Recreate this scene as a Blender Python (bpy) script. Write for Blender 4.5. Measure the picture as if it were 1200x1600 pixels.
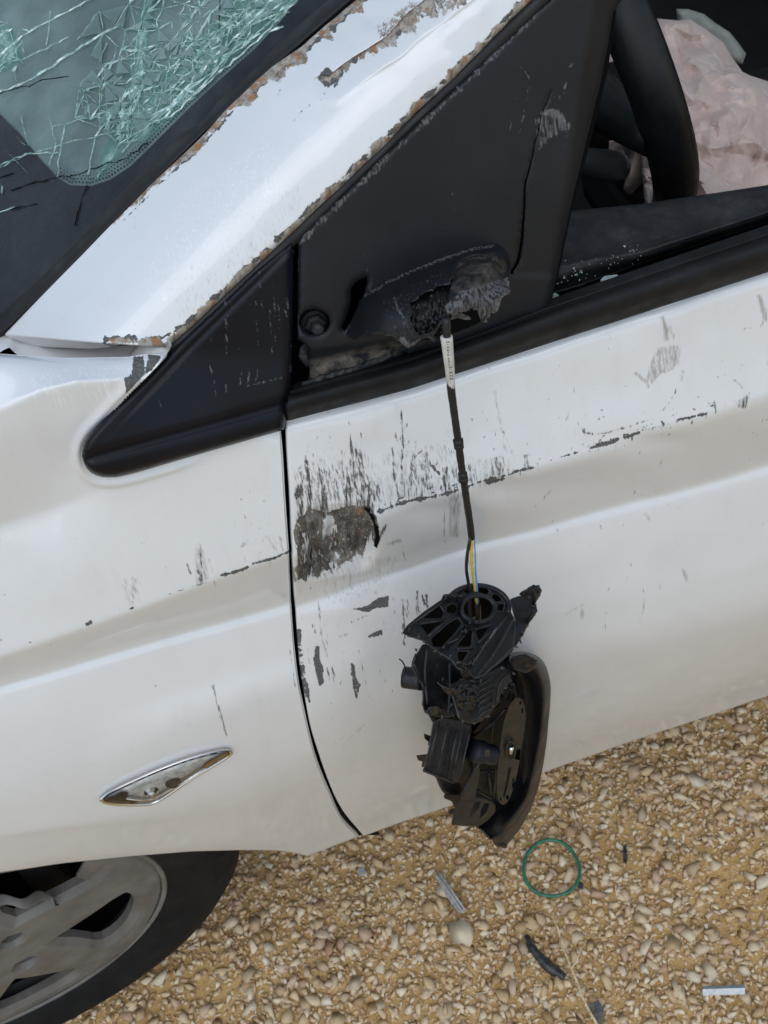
import bpy, bmesh, math, random
import numpy as np
from mathutils import Matrix, Vector, noise as mnoise
from mathutils.geometry import delaunay_2d_cdt

for o in list(bpy.data.objects):
    bpy.data.objects.remove(o)
SC = bpy.context.scene
COL = SC.collection

# ---------------------------------------------------------------- camera
F = 1976.0                                   # focal length in photo pixels (1200 x 1600)
PITCH, YAW, ROLL = (math.radians(a) for a in (54.19, 14.82, 4.32))
CAM = np.array([-0.0764, -0.5077, 1.5763])   # car door skin lies near y = 0, +x is the car's rear, z = 0 ground
fw = np.array([math.sin(YAW)*math.cos(PITCH), math.cos(YAW)*math.cos(PITCH), -math.sin(PITCH)])
r0 = np.array([math.cos(YAW), -math.sin(YAW), 0.0])
u0 = np.cross(r0, fw)
RT = r0*math.cos(ROLL) - u0*math.sin(ROLL)
UP = u0*math.cos(ROLL) + r0*math.sin(ROLL)
cd = bpy.data.cameras.new('camera')
cam = bpy.data.objects.new('camera', cd)
COL.objects.link(cam)
cam.matrix_world = Matrix(((RT[0], UP[0], -fw[0], CAM[0]), (RT[1], UP[1], -fw[1], CAM[1]),
                           (RT[2], UP[2], -fw[2], CAM[2]), (0, 0, 0, 1)))
cd.sensor_fit = 'VERTICAL'
cd.sensor_height = 36
cd.lens = 36*F/1600
cd.clip_start = 0.01
cd.clip_end = 2000
cd.dof.use_dof = True
cd.dof.focus_distance = 0.84
cd.dof.aperture_fstop = 38
SC.camera = cam

# ---------------------------------------------------------------- sky, sun, exposure
SUN_EL, SUN_AZ = math.radians(60), math.radians(205)
world = bpy.data.worlds.new('World')
SC.world = world
world.use_nodes = True
nt = world.node_tree
bg = nt.nodes['Background']
sky = nt.nodes.new('ShaderNodeTexSky')
sky.sky_type = 'NISHITA'
sky.sun_disc = False
sky.sun_elevation = SUN_EL
sky.sun_rotation = SUN_AZ
sky.dust_density = 0.6
sky.air_density = 1.0
hs = nt.nodes.new('ShaderNodeHueSaturation')
hs.inputs['Hue'].default_value = 0.485
hs.inputs['Saturation'].default_value = 0.68      # cloud cover: the blue goes out of the sky
nt.links.new(sky.outputs[0], hs.inputs['Color'])
nt.links.new(hs.outputs[0], bg.inputs['Color'])
bg.inputs['Strength'].default_value = 0.115
sl = bpy.data.lights.new('sun', 'SUN')
sl.energy = 0.7
sl.angle = math.radians(60)
sl.color = (1.0, 0.995, 0.985)
sun = bpy.data.objects.new('sun', sl)
COL.objects.link(sun)
sd = Vector((math.sin(SUN_AZ)*math.cos(SUN_EL), math.cos(SUN_AZ)*math.cos(SUN_EL), math.sin(SUN_EL)))
sun.rotation_euler = sd.to_track_quat('Z', 'Y').to_euler()
SC.view_settings.view_transform = 'Standard'
SC.view_settings.look = 'None'
SC.view_settings.gamma = 1
SC.view_settings.exposure = 0.50
SC.view_settings.use_curve_mapping = False

# ---------------------------------------------------------------- geometry helpers
def rays(q):
    q = np.asarray(q, float)
    return ((q[..., 0]-600)/F)[..., None]*RT - ((q[..., 1]-800)/F)[..., None]*UP + fw
def on_y(q, y):
    d = rays(q)
    return CAM + d*((np.asarray(y, float)-CAM[1])/d[..., 1])[..., None]
def on_z(q, z):
    d = rays(q)
    return CAM + d*((np.asarray(z, float)-CAM[2])/d[..., 2])[..., None]
GK = 0.33                                     # tumblehome of the glasshouse
def on_g(q, off=0.0):
    d = rays(q)
    return CAM + d*((GK*(CAM[2]-.975)+np.asarray(off, float)-CAM[1])/(d[..., 1]-GK*d[..., 2]))[..., None]
def on_plane(q, p, n):
    d = rays(q)
    n = np.asarray(n, float)
    return CAM + d*(((np.asarray(p)-CAM)@n)/(d@n))[..., None]
def proj(P):
    v = np.asarray(P)-CAM
    z = v@fw
    return np.stack([600+F*(v@RT)/z, 800-F*(v@UP)/z], -1)
def resample(P, n, smooth=False):
    P = np.asarray(P, float)
    if smooth:
        Q = []
        E = np.vstack([2*P[0]-P[1], P, 2*P[-1]-P[-2]])
        for i in range(1, len(E)-2):
            t = np.linspace(0, 1, 12, endpoint=False)[:, None]
            a, b, c, d = E[i-1], E[i], E[i+1], E[i+2]
            Q.append(.5*((2*b)+(-a+c)*t+(2*a-5*b+4*c-d)*t*t+(-a+3*b-3*c+d)*t**3))
        P = np.vstack(Q+[P[-1:]])
    s = np.r_[0, np.cumsum(np.linalg.norm(np.diff(P, axis=0), axis=1))]
    t = np.linspace(0, s[-1], n)
    return np.stack([np.interp(t, s, P[:, k]) for k in range(P.shape[1])], -1)
def resample_x(P, xs):
    P = np.asarray(P, float)
    return np.stack([np.interp(xs, P[:, 0], P[:, k]) for k in range(P.shape[1])], -1)
def loft(rows, ns, sharp=()):
    """rows: k arrays (n,3); ns[i] samples between row i and i+1; smooth across rows not in sharp."""
    R = np.asarray(rows)
    K = len(R)
    out = []
    for i in range(K-1):
        a, b = R[i], R[i+1]
        d = b-a
        ma = d if (i == 0 or i in sharp) else (R[i+1]-R[i-1])/2
        mb = d if (i+1 == K-1 or i+1 in sharp) else (R[i+2]-R[i])/2
        if i > 0 and i not in sharp:      # limit overshoot
            l = np.linalg.norm(d, axis=1)/np.maximum(np.linalg.norm(ma, axis=1), 1e-9)
            ma = ma*np.minimum(1, 1.5*l)[:, None]
        if i+1 < K-1 and i+1 not in sharp:
            l = np.linalg.norm(d, axis=1)/np.maximum(np.linalg.norm(mb, axis=1), 1e-9)
            mb = mb*np.minimum(1, 1.5*l)[:, None]
        m = ns[i]
        for j in range(m):
            t = j/m
            out.append((2*t**3-3*t*t+1)*a+(t**3-2*t*t+t)*ma+(-2*t**3+3*t*t)*b+(t**3-t*t)*mb)
    out.append(R[-1])
    return np.asarray(out)
def grid_normals(G):
    du = np.gradient(G, axis=1)
    dv = np.gradient(G, axis=0)
    n = np.cross(du, dv)
    n /= np.maximum(np.linalg.norm(n, axis=-1, keepdims=True), 1e-12)
    s = np.sign((n*(CAM-G)).sum(-1).mean())
    return n*s
def mesh_obj(name, V, Fc, mat=None, parent=None, smooth=True, loc=None):
    me = bpy.data.meshes.new(name)
    V = np.asarray(V, float)
    if isinstance(Fc, np.ndarray):
        k = Fc.shape[1]
        me.vertices.add(len(V))
        me.vertices.foreach_set('co', V.ravel())
        me.loops.add(Fc.size)
        me.loops.foreach_set('vertex_index', Fc.ravel().astype(np.int32))
        me.polygons.add(len(Fc))
        me.polygons.foreach_set('loop_start', np.arange(0, Fc.size, k, dtype=np.int32))
        me.update(calc_edges=True)
        me.validate()
    else:
        me.from_pydata([tuple(v) for v in V], [], [tuple(f) for f in Fc])
    if smooth:
        me.polygons.foreach_set('use_smooth', np.ones(len(me.polygons), bool))
    o = bpy.data.objects.new(name, me)
    COL.objects.link(o)
    if mat:
        me.materials.append(mat)
    if parent:
        under(o, parent)
    if loc is not None:
        o.location = loc
    return o
def under(o, parent):
    """parent, keeping the child's world placement"""
    o.parent = parent
    o.matrix_parent_inverse = Matrix.Translation(parent.location).inverted()
    return o
def grid_faces(nr, nc, off=0):
    i = np.arange(nr-1)[:, None]*nc + np.arange(nc-1)[None]
    i = i.ravel()+off
    return np.stack([i, i+1, i+nc+1, i+nc], -1)
def fix_normals(o):
    bm = bmesh.new()
    bm.from_mesh(o.data)
    bmesh.ops.recalc_face_normals(bm, faces=bm.faces)
    bm.to_mesh(o.data)
    bm.free()
def panel(name, G, mat, parent, flange=0.012, attrs=None, sides='tblr'):
    """sheet-metal panel from a grid: rounded edge and a flange turned inwards on the given sides."""
    nr, nc = G.shape[:2]
    N = grid_normals(G)
    V = [G.reshape(-1, 3)]
    Fs = [grid_faces(nr, nc)]
    idx = np.arange(nr*nc).reshape(nr, nc)
    src = [np.arange(nr*nc)]
    cnt = nr*nc
    loops = {'t': (idx[0], idx[1]), 'b': (idx[-1], idx[-2]), 'l': (idx[:, 0], idx[:, 1]), 'r': (idx[:, -1], idx[:, -2])}
    Gf, Nf = G.reshape(-1, 3), N.reshape(-1, 3)
    if flange:
        for s in sides:
            a, b = loops[s]
            out = Gf[a]-Gf[b]
            out /= np.maximum(np.linalg.norm(out, axis=1, keepdims=True), 1e-9)
            prev = a
            for (e, h) in ((.0006, -.0002), (.0012, -.0009), (.0014, -.002), (.0010, -flange)):
                V.append(Gf[a]+out*e+Nf[a]*h)
                new = cnt+np.arange(len(a))
                cnt += len(a)
                Fs.append(np.stack([prev[:-1], prev[1:], new[1:], new[:-1]], -1))
                src.append(a)
                prev = new
    V = np.vstack(V)
    FA = np.vstack(Fs)
    if (np.cross(G[1:, :-1]-G[:-1, :-1], G[:-1, 1:]-G[:-1, :-1])*N[:-1, :-1]).sum() > 0:
        FA = FA[:, ::-1].copy()
    o = mesh_obj(name, V, FA, mat, parent)
    src = np.concatenate(src)
    if attrs:
        for k, arr in attrs.items():
            at = o.data.attributes.new(k, 'FLOAT', 'POINT')
            at.data.foreach_set('value', arr.ravel()[src].astype(np.float32))
    return o
def bezel(o, w, seg=2, angle=35):
    m = o.modifiers.new('bevel', 'BEVEL')
    m.width = w
    m.segments = seg
    m.limit_method = 'ANGLE'
    m.angle_limit = math.radians(angle)
    return o
def prism(name, P, thick, mat, parent, bev=0.001, direction=None, holes=(), smooth=False):
    """solid plate: front outline P (n,3), with optional hole outlines, extruded by thick along direction."""
    P = np.asarray(P)
    if direction is None:
        d = P.mean(0)-CAM
        d = d/np.linalg.norm(d)
    else:
        d = np.asarray(direction, float)
        d = d/np.linalg.norm(d)
    loops = [P]+[np.asarray(h) for h in holes]
    A = np.vstack(loops)
    n = len(A)
    e1_ = A[1]-A[0]
    nn = sum(np.cross(P[i]-P.mean(0), P[(i+1) % len(P)]-P.mean(0)) for i in range(len(P)))
    nn = nn/np.linalg.norm(nn)
    e1_ = e1_-nn*(e1_@nn)
    e1_ /= np.linalg.norm(e1_)
    e2_ = np.cross(nn, e1_)
    sc_ = 1000.0
    q2 = [np.stack([(l-A[0])@e1_, (l-A[0])@e2_], -1)*sc_ for l in loops]
    ed, c0_ = [], 0
    for l in q2:
        ed += [(c0_+i, c0_+(i+1) % len(l)) for i in range(len(l))]
        c0_ += len(l)
    v2, _, f2, ov, _, _ = delaunay_2d_cdt([Vector(p) for p in np.vstack(q2)], ed, [], 0, 1e-7)
    def ins_(q, L):
        r_ = False
        for a, b in zip(L, np.roll(L, -1, 0)):
            if (a[1] > q[1]) != (b[1] > q[1]) and q[0] < a[0]+(q[1]-a[1])*(b[0]-a[0])/(b[1]-a[1]):
                r_ = not r_
        return r_
    tris = []
    for f in f2:
        c = np.mean([v2[i] for i in f], axis=0)
        if ins_(c, q2[0]) and not any(ins_(c, h) for h in q2[1:]):
            if all(ov[i] for i in f):
                tris.append(tuple(ov[i][0] for i in f))
    V = np.vstack([A, A+d*thick])
    Fc = [tuple(t) for t in tris]+[tuple(i+n for i in reversed(t)) for t in tris]
    s = 0
    for l in loops:
        m = len(l)
        for i in range(m):
            a, b = s+i, s+(i+1) % m
            Fc.append((a, b, b+n, a+n))
        s += m
    o = mesh_obj(name, V, Fc, mat, parent, smooth)
    bm = bmesh.new()
    bm.from_mesh(o.data)
    bmesh.ops.recalc_face_normals(bm, faces=bm.faces)
    bm.to_mesh(o.data)
    bm.free()
    if bev:
        bezel(o, bev)
    return o
def tube(name, P, rad, mat, parent, seg=10, cap=True):
    P = np.asarray(P, float)
    n = len(P)
    rad = np.broadcast_to(np.asarray(rad, float), (n,))
    T = np.gradient(P, axis=0)
    T /= np.linalg.norm(T, axis=1, keepdims=True)
    up = np.array([0, 0, 1.0]) if abs(T[0][2]) < .9 else np.array([0, 1.0, 0])
    A = np.cross(T[0], up)
    A /= np.linalg.norm(A)
    V = []
    for i in range(n):
        A = A-T[i]*(A@T[i])
        A /= np.linalg.norm(A)
        B = np.cross(T[i], A)
        for k in range(seg):
            a = 2*math.pi*k/seg
            V.append(P[i]+rad[i]*(math.cos(a)*A+math.sin(a)*B))
    Fc = []
    for i in range(n-1):
        for k in range(seg):
            a, b = i*seg+k, i*seg+(k+1) % seg
            Fc.append((a, b, b+seg, a+seg))
    if cap:
        Fc.append(tuple(range(seg))[::-1])
        Fc.append(tuple(range((n-1)*seg, n*seg)))
    return mesh_obj(name, V, Fc, mat, parent)
def join_mesh(name, objs, mat, parent):
    V, Fc, c = [], [], 0
    for o in objs:
        V += [tuple(v.co) for v in o.data.vertices]
        Fc += [tuple(i+c for i in p.vertices) for p in o.data.polygons]
        c = len(V)
        me = o.data
        bpy.data.objects.remove(o)
        bpy.data.meshes.remove(me)
    return mesh_obj(name, V, Fc, mat, parent, smooth=False)
def empty(name, loc):
    o = bpy.data.objects.new(name, None)
    COL.objects.link(o)
    o.location = loc
    o.empty_display_size = .05
    return o
def tag(o, label=None, cat=None, kind=None, group=None):
    for k, v in (('label', label), ('category', cat), ('kind', kind), ('group', group)):
        if v:
            o[k] = v
    return o
RNG = np.random.default_rng(7)
random.seed(7)
def vnoise(x, seed=0):
    """1-d value noise in numpy"""
    r = np.random.default_rng(seed).random(4096)
    x = np.asarray(x, float)
    i = np.floor(x).astype(int)
    f = x-i
    f = f*f*(3-2*f)
    return r[i % 4096]*(1-f)+r[(i+1) % 4096]*f
def vnoise2(x, y, seed=0):
    r = np.random.default_rng(seed).random((256, 256))
    x = np.asarray(x, float)
    y = np.asarray(y, float)
    i, j = np.floor(x).astype(int), np.floor(y).astype(int)
    f, g = x-i, y-j
    f = f*f*(3-2*f)
    g = g*g*(3-2*g)
    i0, i1, j0, j1 = i % 256, (i+1) % 256, j % 256, (j+1) % 256
    return (r[i0, j0]*(1-f)+r[i1, j0]*f)*(1-g)+(r[i0, j1]*(1-f)+r[i1, j1]*f)*g

# ---------------------------------------------------------------- materials
class NT:
    def __init__(self, name):
        self.m = bpy.data.materials.new(name)
        self.m.use_nodes = True
        self.t = self.m.node_tree
        self.b = self.t.nodes['Principled BSDF']
        self.tc = None
    def n(self, t, **kw):
        x = self.t.nodes.new(t)
        for k, v in kw.items():
            setattr(x, k, v)
        return x
    def l(self, a, b):
        self.t.links.new(a, b)
    def put(self, sock, v):
        if isinstance(v, bpy.types.NodeSocket):
            self.l(v, sock)
        else:
            sock.default_value = v
    def coord(self):
        if not self.tc:
            self.tc = self.n('ShaderNodeTexCoord')
        return self.tc.outputs['Object']
    def mapped(self, sc):
        x = self.n('ShaderNodeMapping')
        x.inputs['Scale'].default_value = sc
        self.l(self.coord(), x.inputs['Vector'])
        return x.outputs[0]
    def noise(self, scale, detail=3, rough=.55, vec=None, dist=0):
        x = self.n('ShaderNodeTexNoise')
        x.inputs['Scale'].default_value = scale
        x.inputs['Detail'].default_value = detail
        x.inputs['Roughness'].default_value = rough
        x.inputs['Distortion'].default_value = dist
        self.l(vec or self.coord(), x.inputs['Vector'])
        return x.outputs['Fac']
    def math(self, op, a, b=None, c=None, clamp=False):
        x = self.n('ShaderNodeMath', operation=op, use_clamp=clamp)
        for i, v in enumerate((a, b, c)):
            if v is not None:
                self.put(x.inputs[i], v)
        return x.outputs[0]
    def ramp(self, v, lo, hi, a=0.0, b=1.0):
        x = self.n('ShaderNodeMapRange', interpolation_type='SMOOTHSTEP')
        self.put(x.inputs['Value'], v)
        x.inputs['From Min'].default_value = lo
        x.inputs['From Max'].default_value = hi
        x.inputs['To Min'].default_value = a
        x.inputs['To Max'].default_value = b
        return x.outputs[0]
    def cramp(self, v, stops):
        x = self.n('ShaderNodeValToRGB')
        self.put(x.inputs[0], v)
        e = x.color_ramp.elements
        while len(e) < len(stops):
            e.new(.5)
        for k, (p, c) in enumerate(stops):
            e[k].position = p
            e[k].color = (*c, 1)
        return x.outputs[0]
    def mix(self, f, a, b):
        x = self.n('ShaderNodeMix', data_type='RGBA')
        self.put(x.inputs[0], f)
        for s, v in ((x.inputs[6], a), (x.inputs[7], b)):
            if isinstance(v, tuple):
                v = (*v, 1) if len(v) == 3 else v
            self.put(s, v)
        return x.outputs[2]
    def attr(self, name):
        x = self.n('ShaderNodeAttribute', attribute_name=name)
        return x.outputs['Fac']
    def bump(self, h, strength=.3, dist=.001, normal=None):
        x = self.n('ShaderNodeBump')
        x.inputs['Strength'].default_value = strength
        x.inputs['Distance'].default_value = dist
        self.l(h, x.inputs['Height'])
        if normal:
            self.l(normal, x.inputs['Normal'])
        return x.outputs[0]
    def set(self, **kw):
        for k, v in kw.items():
            s = self.b.inputs[k.replace('_', ' ')]
            if isinstance(v, tuple) and len(v) == 3 and not isinstance(v, bpy.types.NodeSocket):
                v = (*v, 1)
            self.put(s, v)
        return self.m
MAT = {}
def simple(name, col, rough=.5, var=.25, scale=60, bump=.0, bscale=400, metal=0, spec=.5, coat=0, dust=0, dustcol=(.35, .3, .24)):
    t = NT(name)
    n = t.noise(scale, 4)
    c = t.mix(t.ramp(n, .3, .7), tuple(x*(1-var) for x in col), tuple(min(1, x*(1+var)) for x in col))
    if dust:
        d = t.ramp(t.noise(scale*.7, 6, .7), .5-.1, .8)
        c = t.mix(t.math('MULTIPLY', d, dust), c, dustcol)
    kw = {}
    if bump:
        kw['Normal'] = t.bump(t.noise(bscale, 4), bump, .0006)
    r = t.ramp(t.noise(scale*1.7, 3), .3, .7, max(0, rough-.08), min(1, rough+.08))
    t.set(Base_Color=c, Roughness=r, Metallic=metal, Specular_IOR_Level=spec, Coat_Weight=coat, **kw)
    MAT[name] = t.m
    return t.m

def worn(name, col, edge, rough=.42, bscale=450, bump=.5):
    t = NT(name)
    bv = t.n('ShaderNodeBevel', samples=4)
    bv.inputs['Radius'].default_value = .0011
    ge = t.n('ShaderNodeNewGeometry')
    dp = t.n('ShaderNodeVectorMath', operation='DOT_PRODUCT')
    t.l(bv.outputs[0], dp.inputs[0])
    t.l(ge.outputs['Normal'], dp.inputs[1])
    e = t.ramp(dp.outputs['Value'], .99, .80)
    n = t.noise(130, 5, .65)
    e = t.math('MULTIPLY', e, t.ramp(n, .35, .62, .1, 1))
    scr = t.ramp(t.noise(1.0, 4, .6, t.mapped((1500, 900, 180))), .60, .72, 0, .55)
    c = t.mix(t.ramp(n, .3, .7), tuple(x*.7 for x in col), tuple(x*1.35 for x in col))
    c = t.mix(t.math('MAXIMUM', e, t.math('MULTIPLY', scr, .45)), c, edge)
    t.set(Base_Color=c, Roughness=t.ramp(n, .3, .7, rough-.08, rough+.14), Specular_IOR_Level=.38, Normal=t.bump(t.noise(bscale, 4), bump, .0006))
    MAT[name] = t.m
def make_paint():
    t = NT('white_paint')
    streak = t.noise(1.0, 5, .62, t.mapped((720, 420, 30)))
    fine = t.noise(1.0, 4, .6, t.mapped((2200, 1600, 500)))
    blotch = t.noise(260, 5, .65)
    big = t.noise(9, 4, .6)
    # clean white with faint grime
    base = t.mix(t.ramp(big, .3, .75), (.775, .785, .795), (.735, .742, .748))
    # road film rising from the sill
    dirt = t.attr('dirt')
    dn = t.math('MULTIPLY', dirt, t.ramp(t.noise(28, 6, .65, t.mapped((1, 1, .35))), .2, .8, .55, 1.0))
    base = t.mix(t.math('MULTIPLY', dn, .50), base, (.50, .445, .38))
    base = t.mix(t.ramp(t.noise(620, 2, .5), .70, .76, 0, .28), base, (.34, .31, .27))
    base = t.mix(t.ramp(t.noise(1.0, 6, .7, t.mapped((60, 60, 14))), .5, .8, 0, .16), base, (.50, .47, .43))
    # faint white rub marks
    rub = t.attr('rub')
    rb = t.ramp(t.math('ADD', rub, t.math('MULTIPLY_ADD', streak, 1.3, -.65)), .45, .62)
    base = t.mix(t.math('MULTIPLY', rb, .6), base, (.90, .91, .92))
    # light smears
    sm = t.attr('smear')
    smm = t.ramp(t.math('ADD', sm, t.math('MULTIPLY_ADD', streak, 1.2, -.6)), .35, .85)
    base = t.mix(t.math('MULTIPLY', smm, .75), base, (.27, .255, .23))
    # dark scuffs: streaky
    sc = t.attr('scuff')
    scm = t.ramp(t.math('ADD', sc, t.math('MULTIPLY_ADD', streak, .95, -.475)), .45, .72)
    scol = t.cramp(fine, [(.3, (.012, .012, .012)), (.45, (.06, .056, .05)), (.58, (.15, .14, .125)), (.75, (.30, .28, .255))])
    base = t.mix(scm, base, scol)
    # chips down to primer: blotchy edges
    ch = t.attr('chip')
    chm = t.ramp(t.math('ADD', ch, t.math('MULTIPLY_ADD', t.math('MULTIPLY_ADD', streak, .5, t.math('MULTIPLY', blotch, .5)), 1.0, -.5)), .5, .56)
    ccol = t.cramp(t.noise(900, 3, .6), [(.3, (.05, .05, .05)), (.55, (.12, .12, .118)), (.75, (.2, .195, .185))])
    base = t.mix(chm, base, ccol)
    # bare metal and rust
    ru = t.attr('rust')
    rum = t.ramp(t.math('ADD', ru, t.math('MULTIPLY_ADD', t.noise(1.0, 5, .65, t.mapped((520, 320, 36))), 1.4, -.7)), .46, .62)
    rn = t.noise(1.0, 5, .7, t.mapped((240, 200, 42)))
    rcol = t.cramp(rn, [(.28, (.09, .07, .05)), (.40, (.19, .155, .12)), (.50, (.33, .29, .24)), (.60, (.46, .43, .39)), (.70, (.27, .17, .09)), (.80, (.5, .47, .43))])
    rcol = t.mix(t.ramp(t.noise(1.0, 5, .7, t.mapped((170, 150, 70))), .52, .62, 0, .85), rcol, (.36, .15, .045))
    base = t.mix(rum, base, rcol)
    # scraped bare steel
    bn = t.noise(1.0, 6, .68, t.mapped((210, 160, 26)))
    bl = t.noise(90, 6, .7)
    bam = t.ramp(t.math('ADD', t.attr('bare'), t.math('MULTIPLY_ADD', bn, 1.5, -.75)), .47, .57)
    bcol = t.cramp(t.math('MULTIPLY_ADD', bn, .6, t.math('MULTIPLY', bl, .4)), [(.36, (.016, .0155, .015)), (.44, (.052, .048, .043)), (.51, (.115, .103, .088)), (.58, (.20, .185, .165)), (.66, (.44, .42, .39))])
    bcol = t.mix(t.ramp(t.noise(38, 4, .6), .54, .68, 0, .55), bcol, (.17, .11, .06))
    bcol = t.mix(t.ramp(t.noise(1.0, 4, .65, t.mapped((650, 500, 160))), .60, .66, 0, .85), bcol, (.66, .65, .62))
    bcol = t.mix(t.ramp(t.noise(130, 4, .6), .66, .72, 0, .8), bcol, (.42, .16, .05))
    base = t.mix(bam, base, bcol)
    dam = t.math('MAXIMUM', t.math('MAXIMUM', scm, chm), t.math('MAXIMUM', rum, bam))
    h = t.math('SUBTRACT', 1.0, t.math('MAXIMUM', t.math('MAXIMUM', chm, bam), rum))
    h2 = t.math('MULTIPLY_ADD', t.math('MULTIPLY', dam, fine), .7, h)
    nrm = t.bump(h2, .55, .0007)
    rough = t.math('MULTIPLY_ADD', dam, .45, t.math('MULTIPLY_ADD', dn, .3, .30))
    coat = t.math('MULTIPLY', t.math('SUBTRACT', 1.0, dam), t.math('MULTIPLY_ADD', dn, -.75, 1.0))
    t.set(Base_Color=base, Roughness=rough, Specular_IOR_Level=.5, Coat_Weight=coat, Coat_Roughness=.06, Normal=nrm)
    MAT['paint'] = t.m
    return t.m
def make_black_plastic(name, col, rough, grain=.25, scr=True):
    t = NT(name)
    streak = t.noise(1.0, 5, .62, t.mapped((700, 420, 45)))
    n = t.noise(20, 4)
    base = t.mix(t.ramp(n, .3, .7), tuple(c*.8 for c in col), tuple(c*1.25 for c in col))
    sc = t.attr('scuff')
    m = t.ramp(t.math('ADD', sc, t.math('MULTIPLY_ADD', streak, 1.0, -.5)), .45, .62)
    base = t.mix(t.math('MULTIPLY', m, .75), base, (.15, .15, .153))
    ch = t.attr('chip')
    cm = t.ramp(t.math('ADD', ch, t.math('MULTIPLY_ADD', t.noise(300, 5, .65), .6, -.3)), .5, .6)
    base = t.mix(t.math('MULTIPLY', cm, .8), base, (.19, .19, .188))
    du = t.attr('dust')
    d = t.math('MULTIPLY', du, t.ramp(t.noise(120, 6, .7), .35, .75))
    base = t.mix(d, base, (.23, .19, .145))
    r = t.math('MULTIPLY_ADD', t.math('MAXIMUM', m, d), .25, rough)
    t.set(Base_Color=base, Roughness=r, Specular_IOR_Level=.45, Normal=t.bump(t.noise(1500, 3), grain, .0003))
    MAT[name] = t.m
    return t.m
make_paint()
make_black_plastic('sail_plastic', (.0105, .0118, .0150), .45, .5)
MAT['sail_plastic'].node_tree.nodes['Principled BSDF'].inputs['Specular IOR Level'].default_value = .32
make_black_plastic('gloss_plastic', (.0055, .0068, .0115), .34, .12)
MAT['gloss_plastic'].node_tree.nodes['Principled BSDF'].inputs['Specular IOR Level'].default_value = .22
simple('edge_plastic', (.0165, .0152, .0142), .5, .2, 30, .3, 900, dust=.15, dustcol=(.09, .085, .08))
simple('roof_white', (.78, .785, .79), .3, .03, 9, coat=1)
simple('rubber', (.0085, .0092, .0112), .62, .2, 40, .3, 900, dust=.15, dustcol=(.08, .08, .078), spec=.25)
simple('seal', (.006, .006, .007), .6, .2, 40)
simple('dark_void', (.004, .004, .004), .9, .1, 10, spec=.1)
worn('broken_plastic', (.0085, .0092, .0110), (.15, .152, .158), .42)
worn('motor_plastic', (.0115, .0125, .0148), (.16, .162, .168), .36)
simple('shell_plastic', (.0075, .0092, .0135), .45, .2, 30, .2, 1200, dust=.06, dustcol=(.1, .1, .1), spec=.28)
simple('disc_plastic', (.019, .0187, .0183), .4, .25, 50, .1, 700, spec=.3)
simple('torn_plastic', (.10, .10, .096), .75, .5, 160, .9, 600, dust=.3, dustcol=(.2, .19, .17))
simple('tyre_rubber', (.0065, .0065, .0067), .8, .3, 30, .5, 260, dust=.22, dustcol=(.04, .036, .031), spec=.25)
simple('hubcap_silver', (.155, .147, .135), .48, .2, 25, .2, 400, dust=.85, dustcol=(.095, .08, .062))
simple('brake_dark', (.03, .031, .035), .6, .3, 20)
simple('bolt_metal', (.10, .10, .105), .45, .3, 200, metal=.6)
simple('chrome', (.75, .75, .75), .12, .05, 40, metal=1.0)
simple('lamp_reflector', (.80, .82, .85), .25, .25, 160, .8, 160)
simple('amber', (.45, .28, .10), .25, .2, 60)
simple('trim_dark', (.012, .013, .0145), .6, .25, 60, .35, 700, dust=.25, dustcol=(.14, .14, .13))
simple('inner_trim', (.012, .0148, .017), .62, .25, 60, .4, 800, dust=.4, dustcol=(.12, .125, .125))
simple('cabin_dark', (.012, .012, .013), .8, .2, 20)
simple('leather', (.008, .0085, .0098), .42, .2, 50, .35, 1500)
simple('stalk_plastic', (.03, .035, .036), .4, .15, 50)
simple('airbag_back', (.36, .38, .36), .8, .1, 30)
simple('sheath', (.008, .008, .009), .5, .3, 200, .5, 500)
simple('wire_yellow', (.60, .42, .05), .4, .2, 200)
simple('wire_blue', (.10, .28, .52), .4, .2, 200)
simple('wire_white', (.55, .55, .53), .4, .2, 200)
simple('wire_black', (.012, .012, .013), .4, .2, 200)
simple('print_ink', (.05, .05, .05), .6, .1, 200)
simple('green_band', (.03, .17, .105), .35, .25, 150)
simple('clear_plastic', (.42, .41, .39), .25, .3, 200, .3, 500)
simple('shard_black', (.02, .024, .03), .4, .3, 150, .4, 500, dust=.3)
simple('strip_white', (.80, .80, .79), .4, .15, 200)
simple('strip_grey', (.16, .18, .19), .4, .15, 200)
simple('twig', (.66, .50, .29), .8, .3, 200)
simple('sleeve', (.56, .54, .49), .6, .15, 200, dust=.3)

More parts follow.
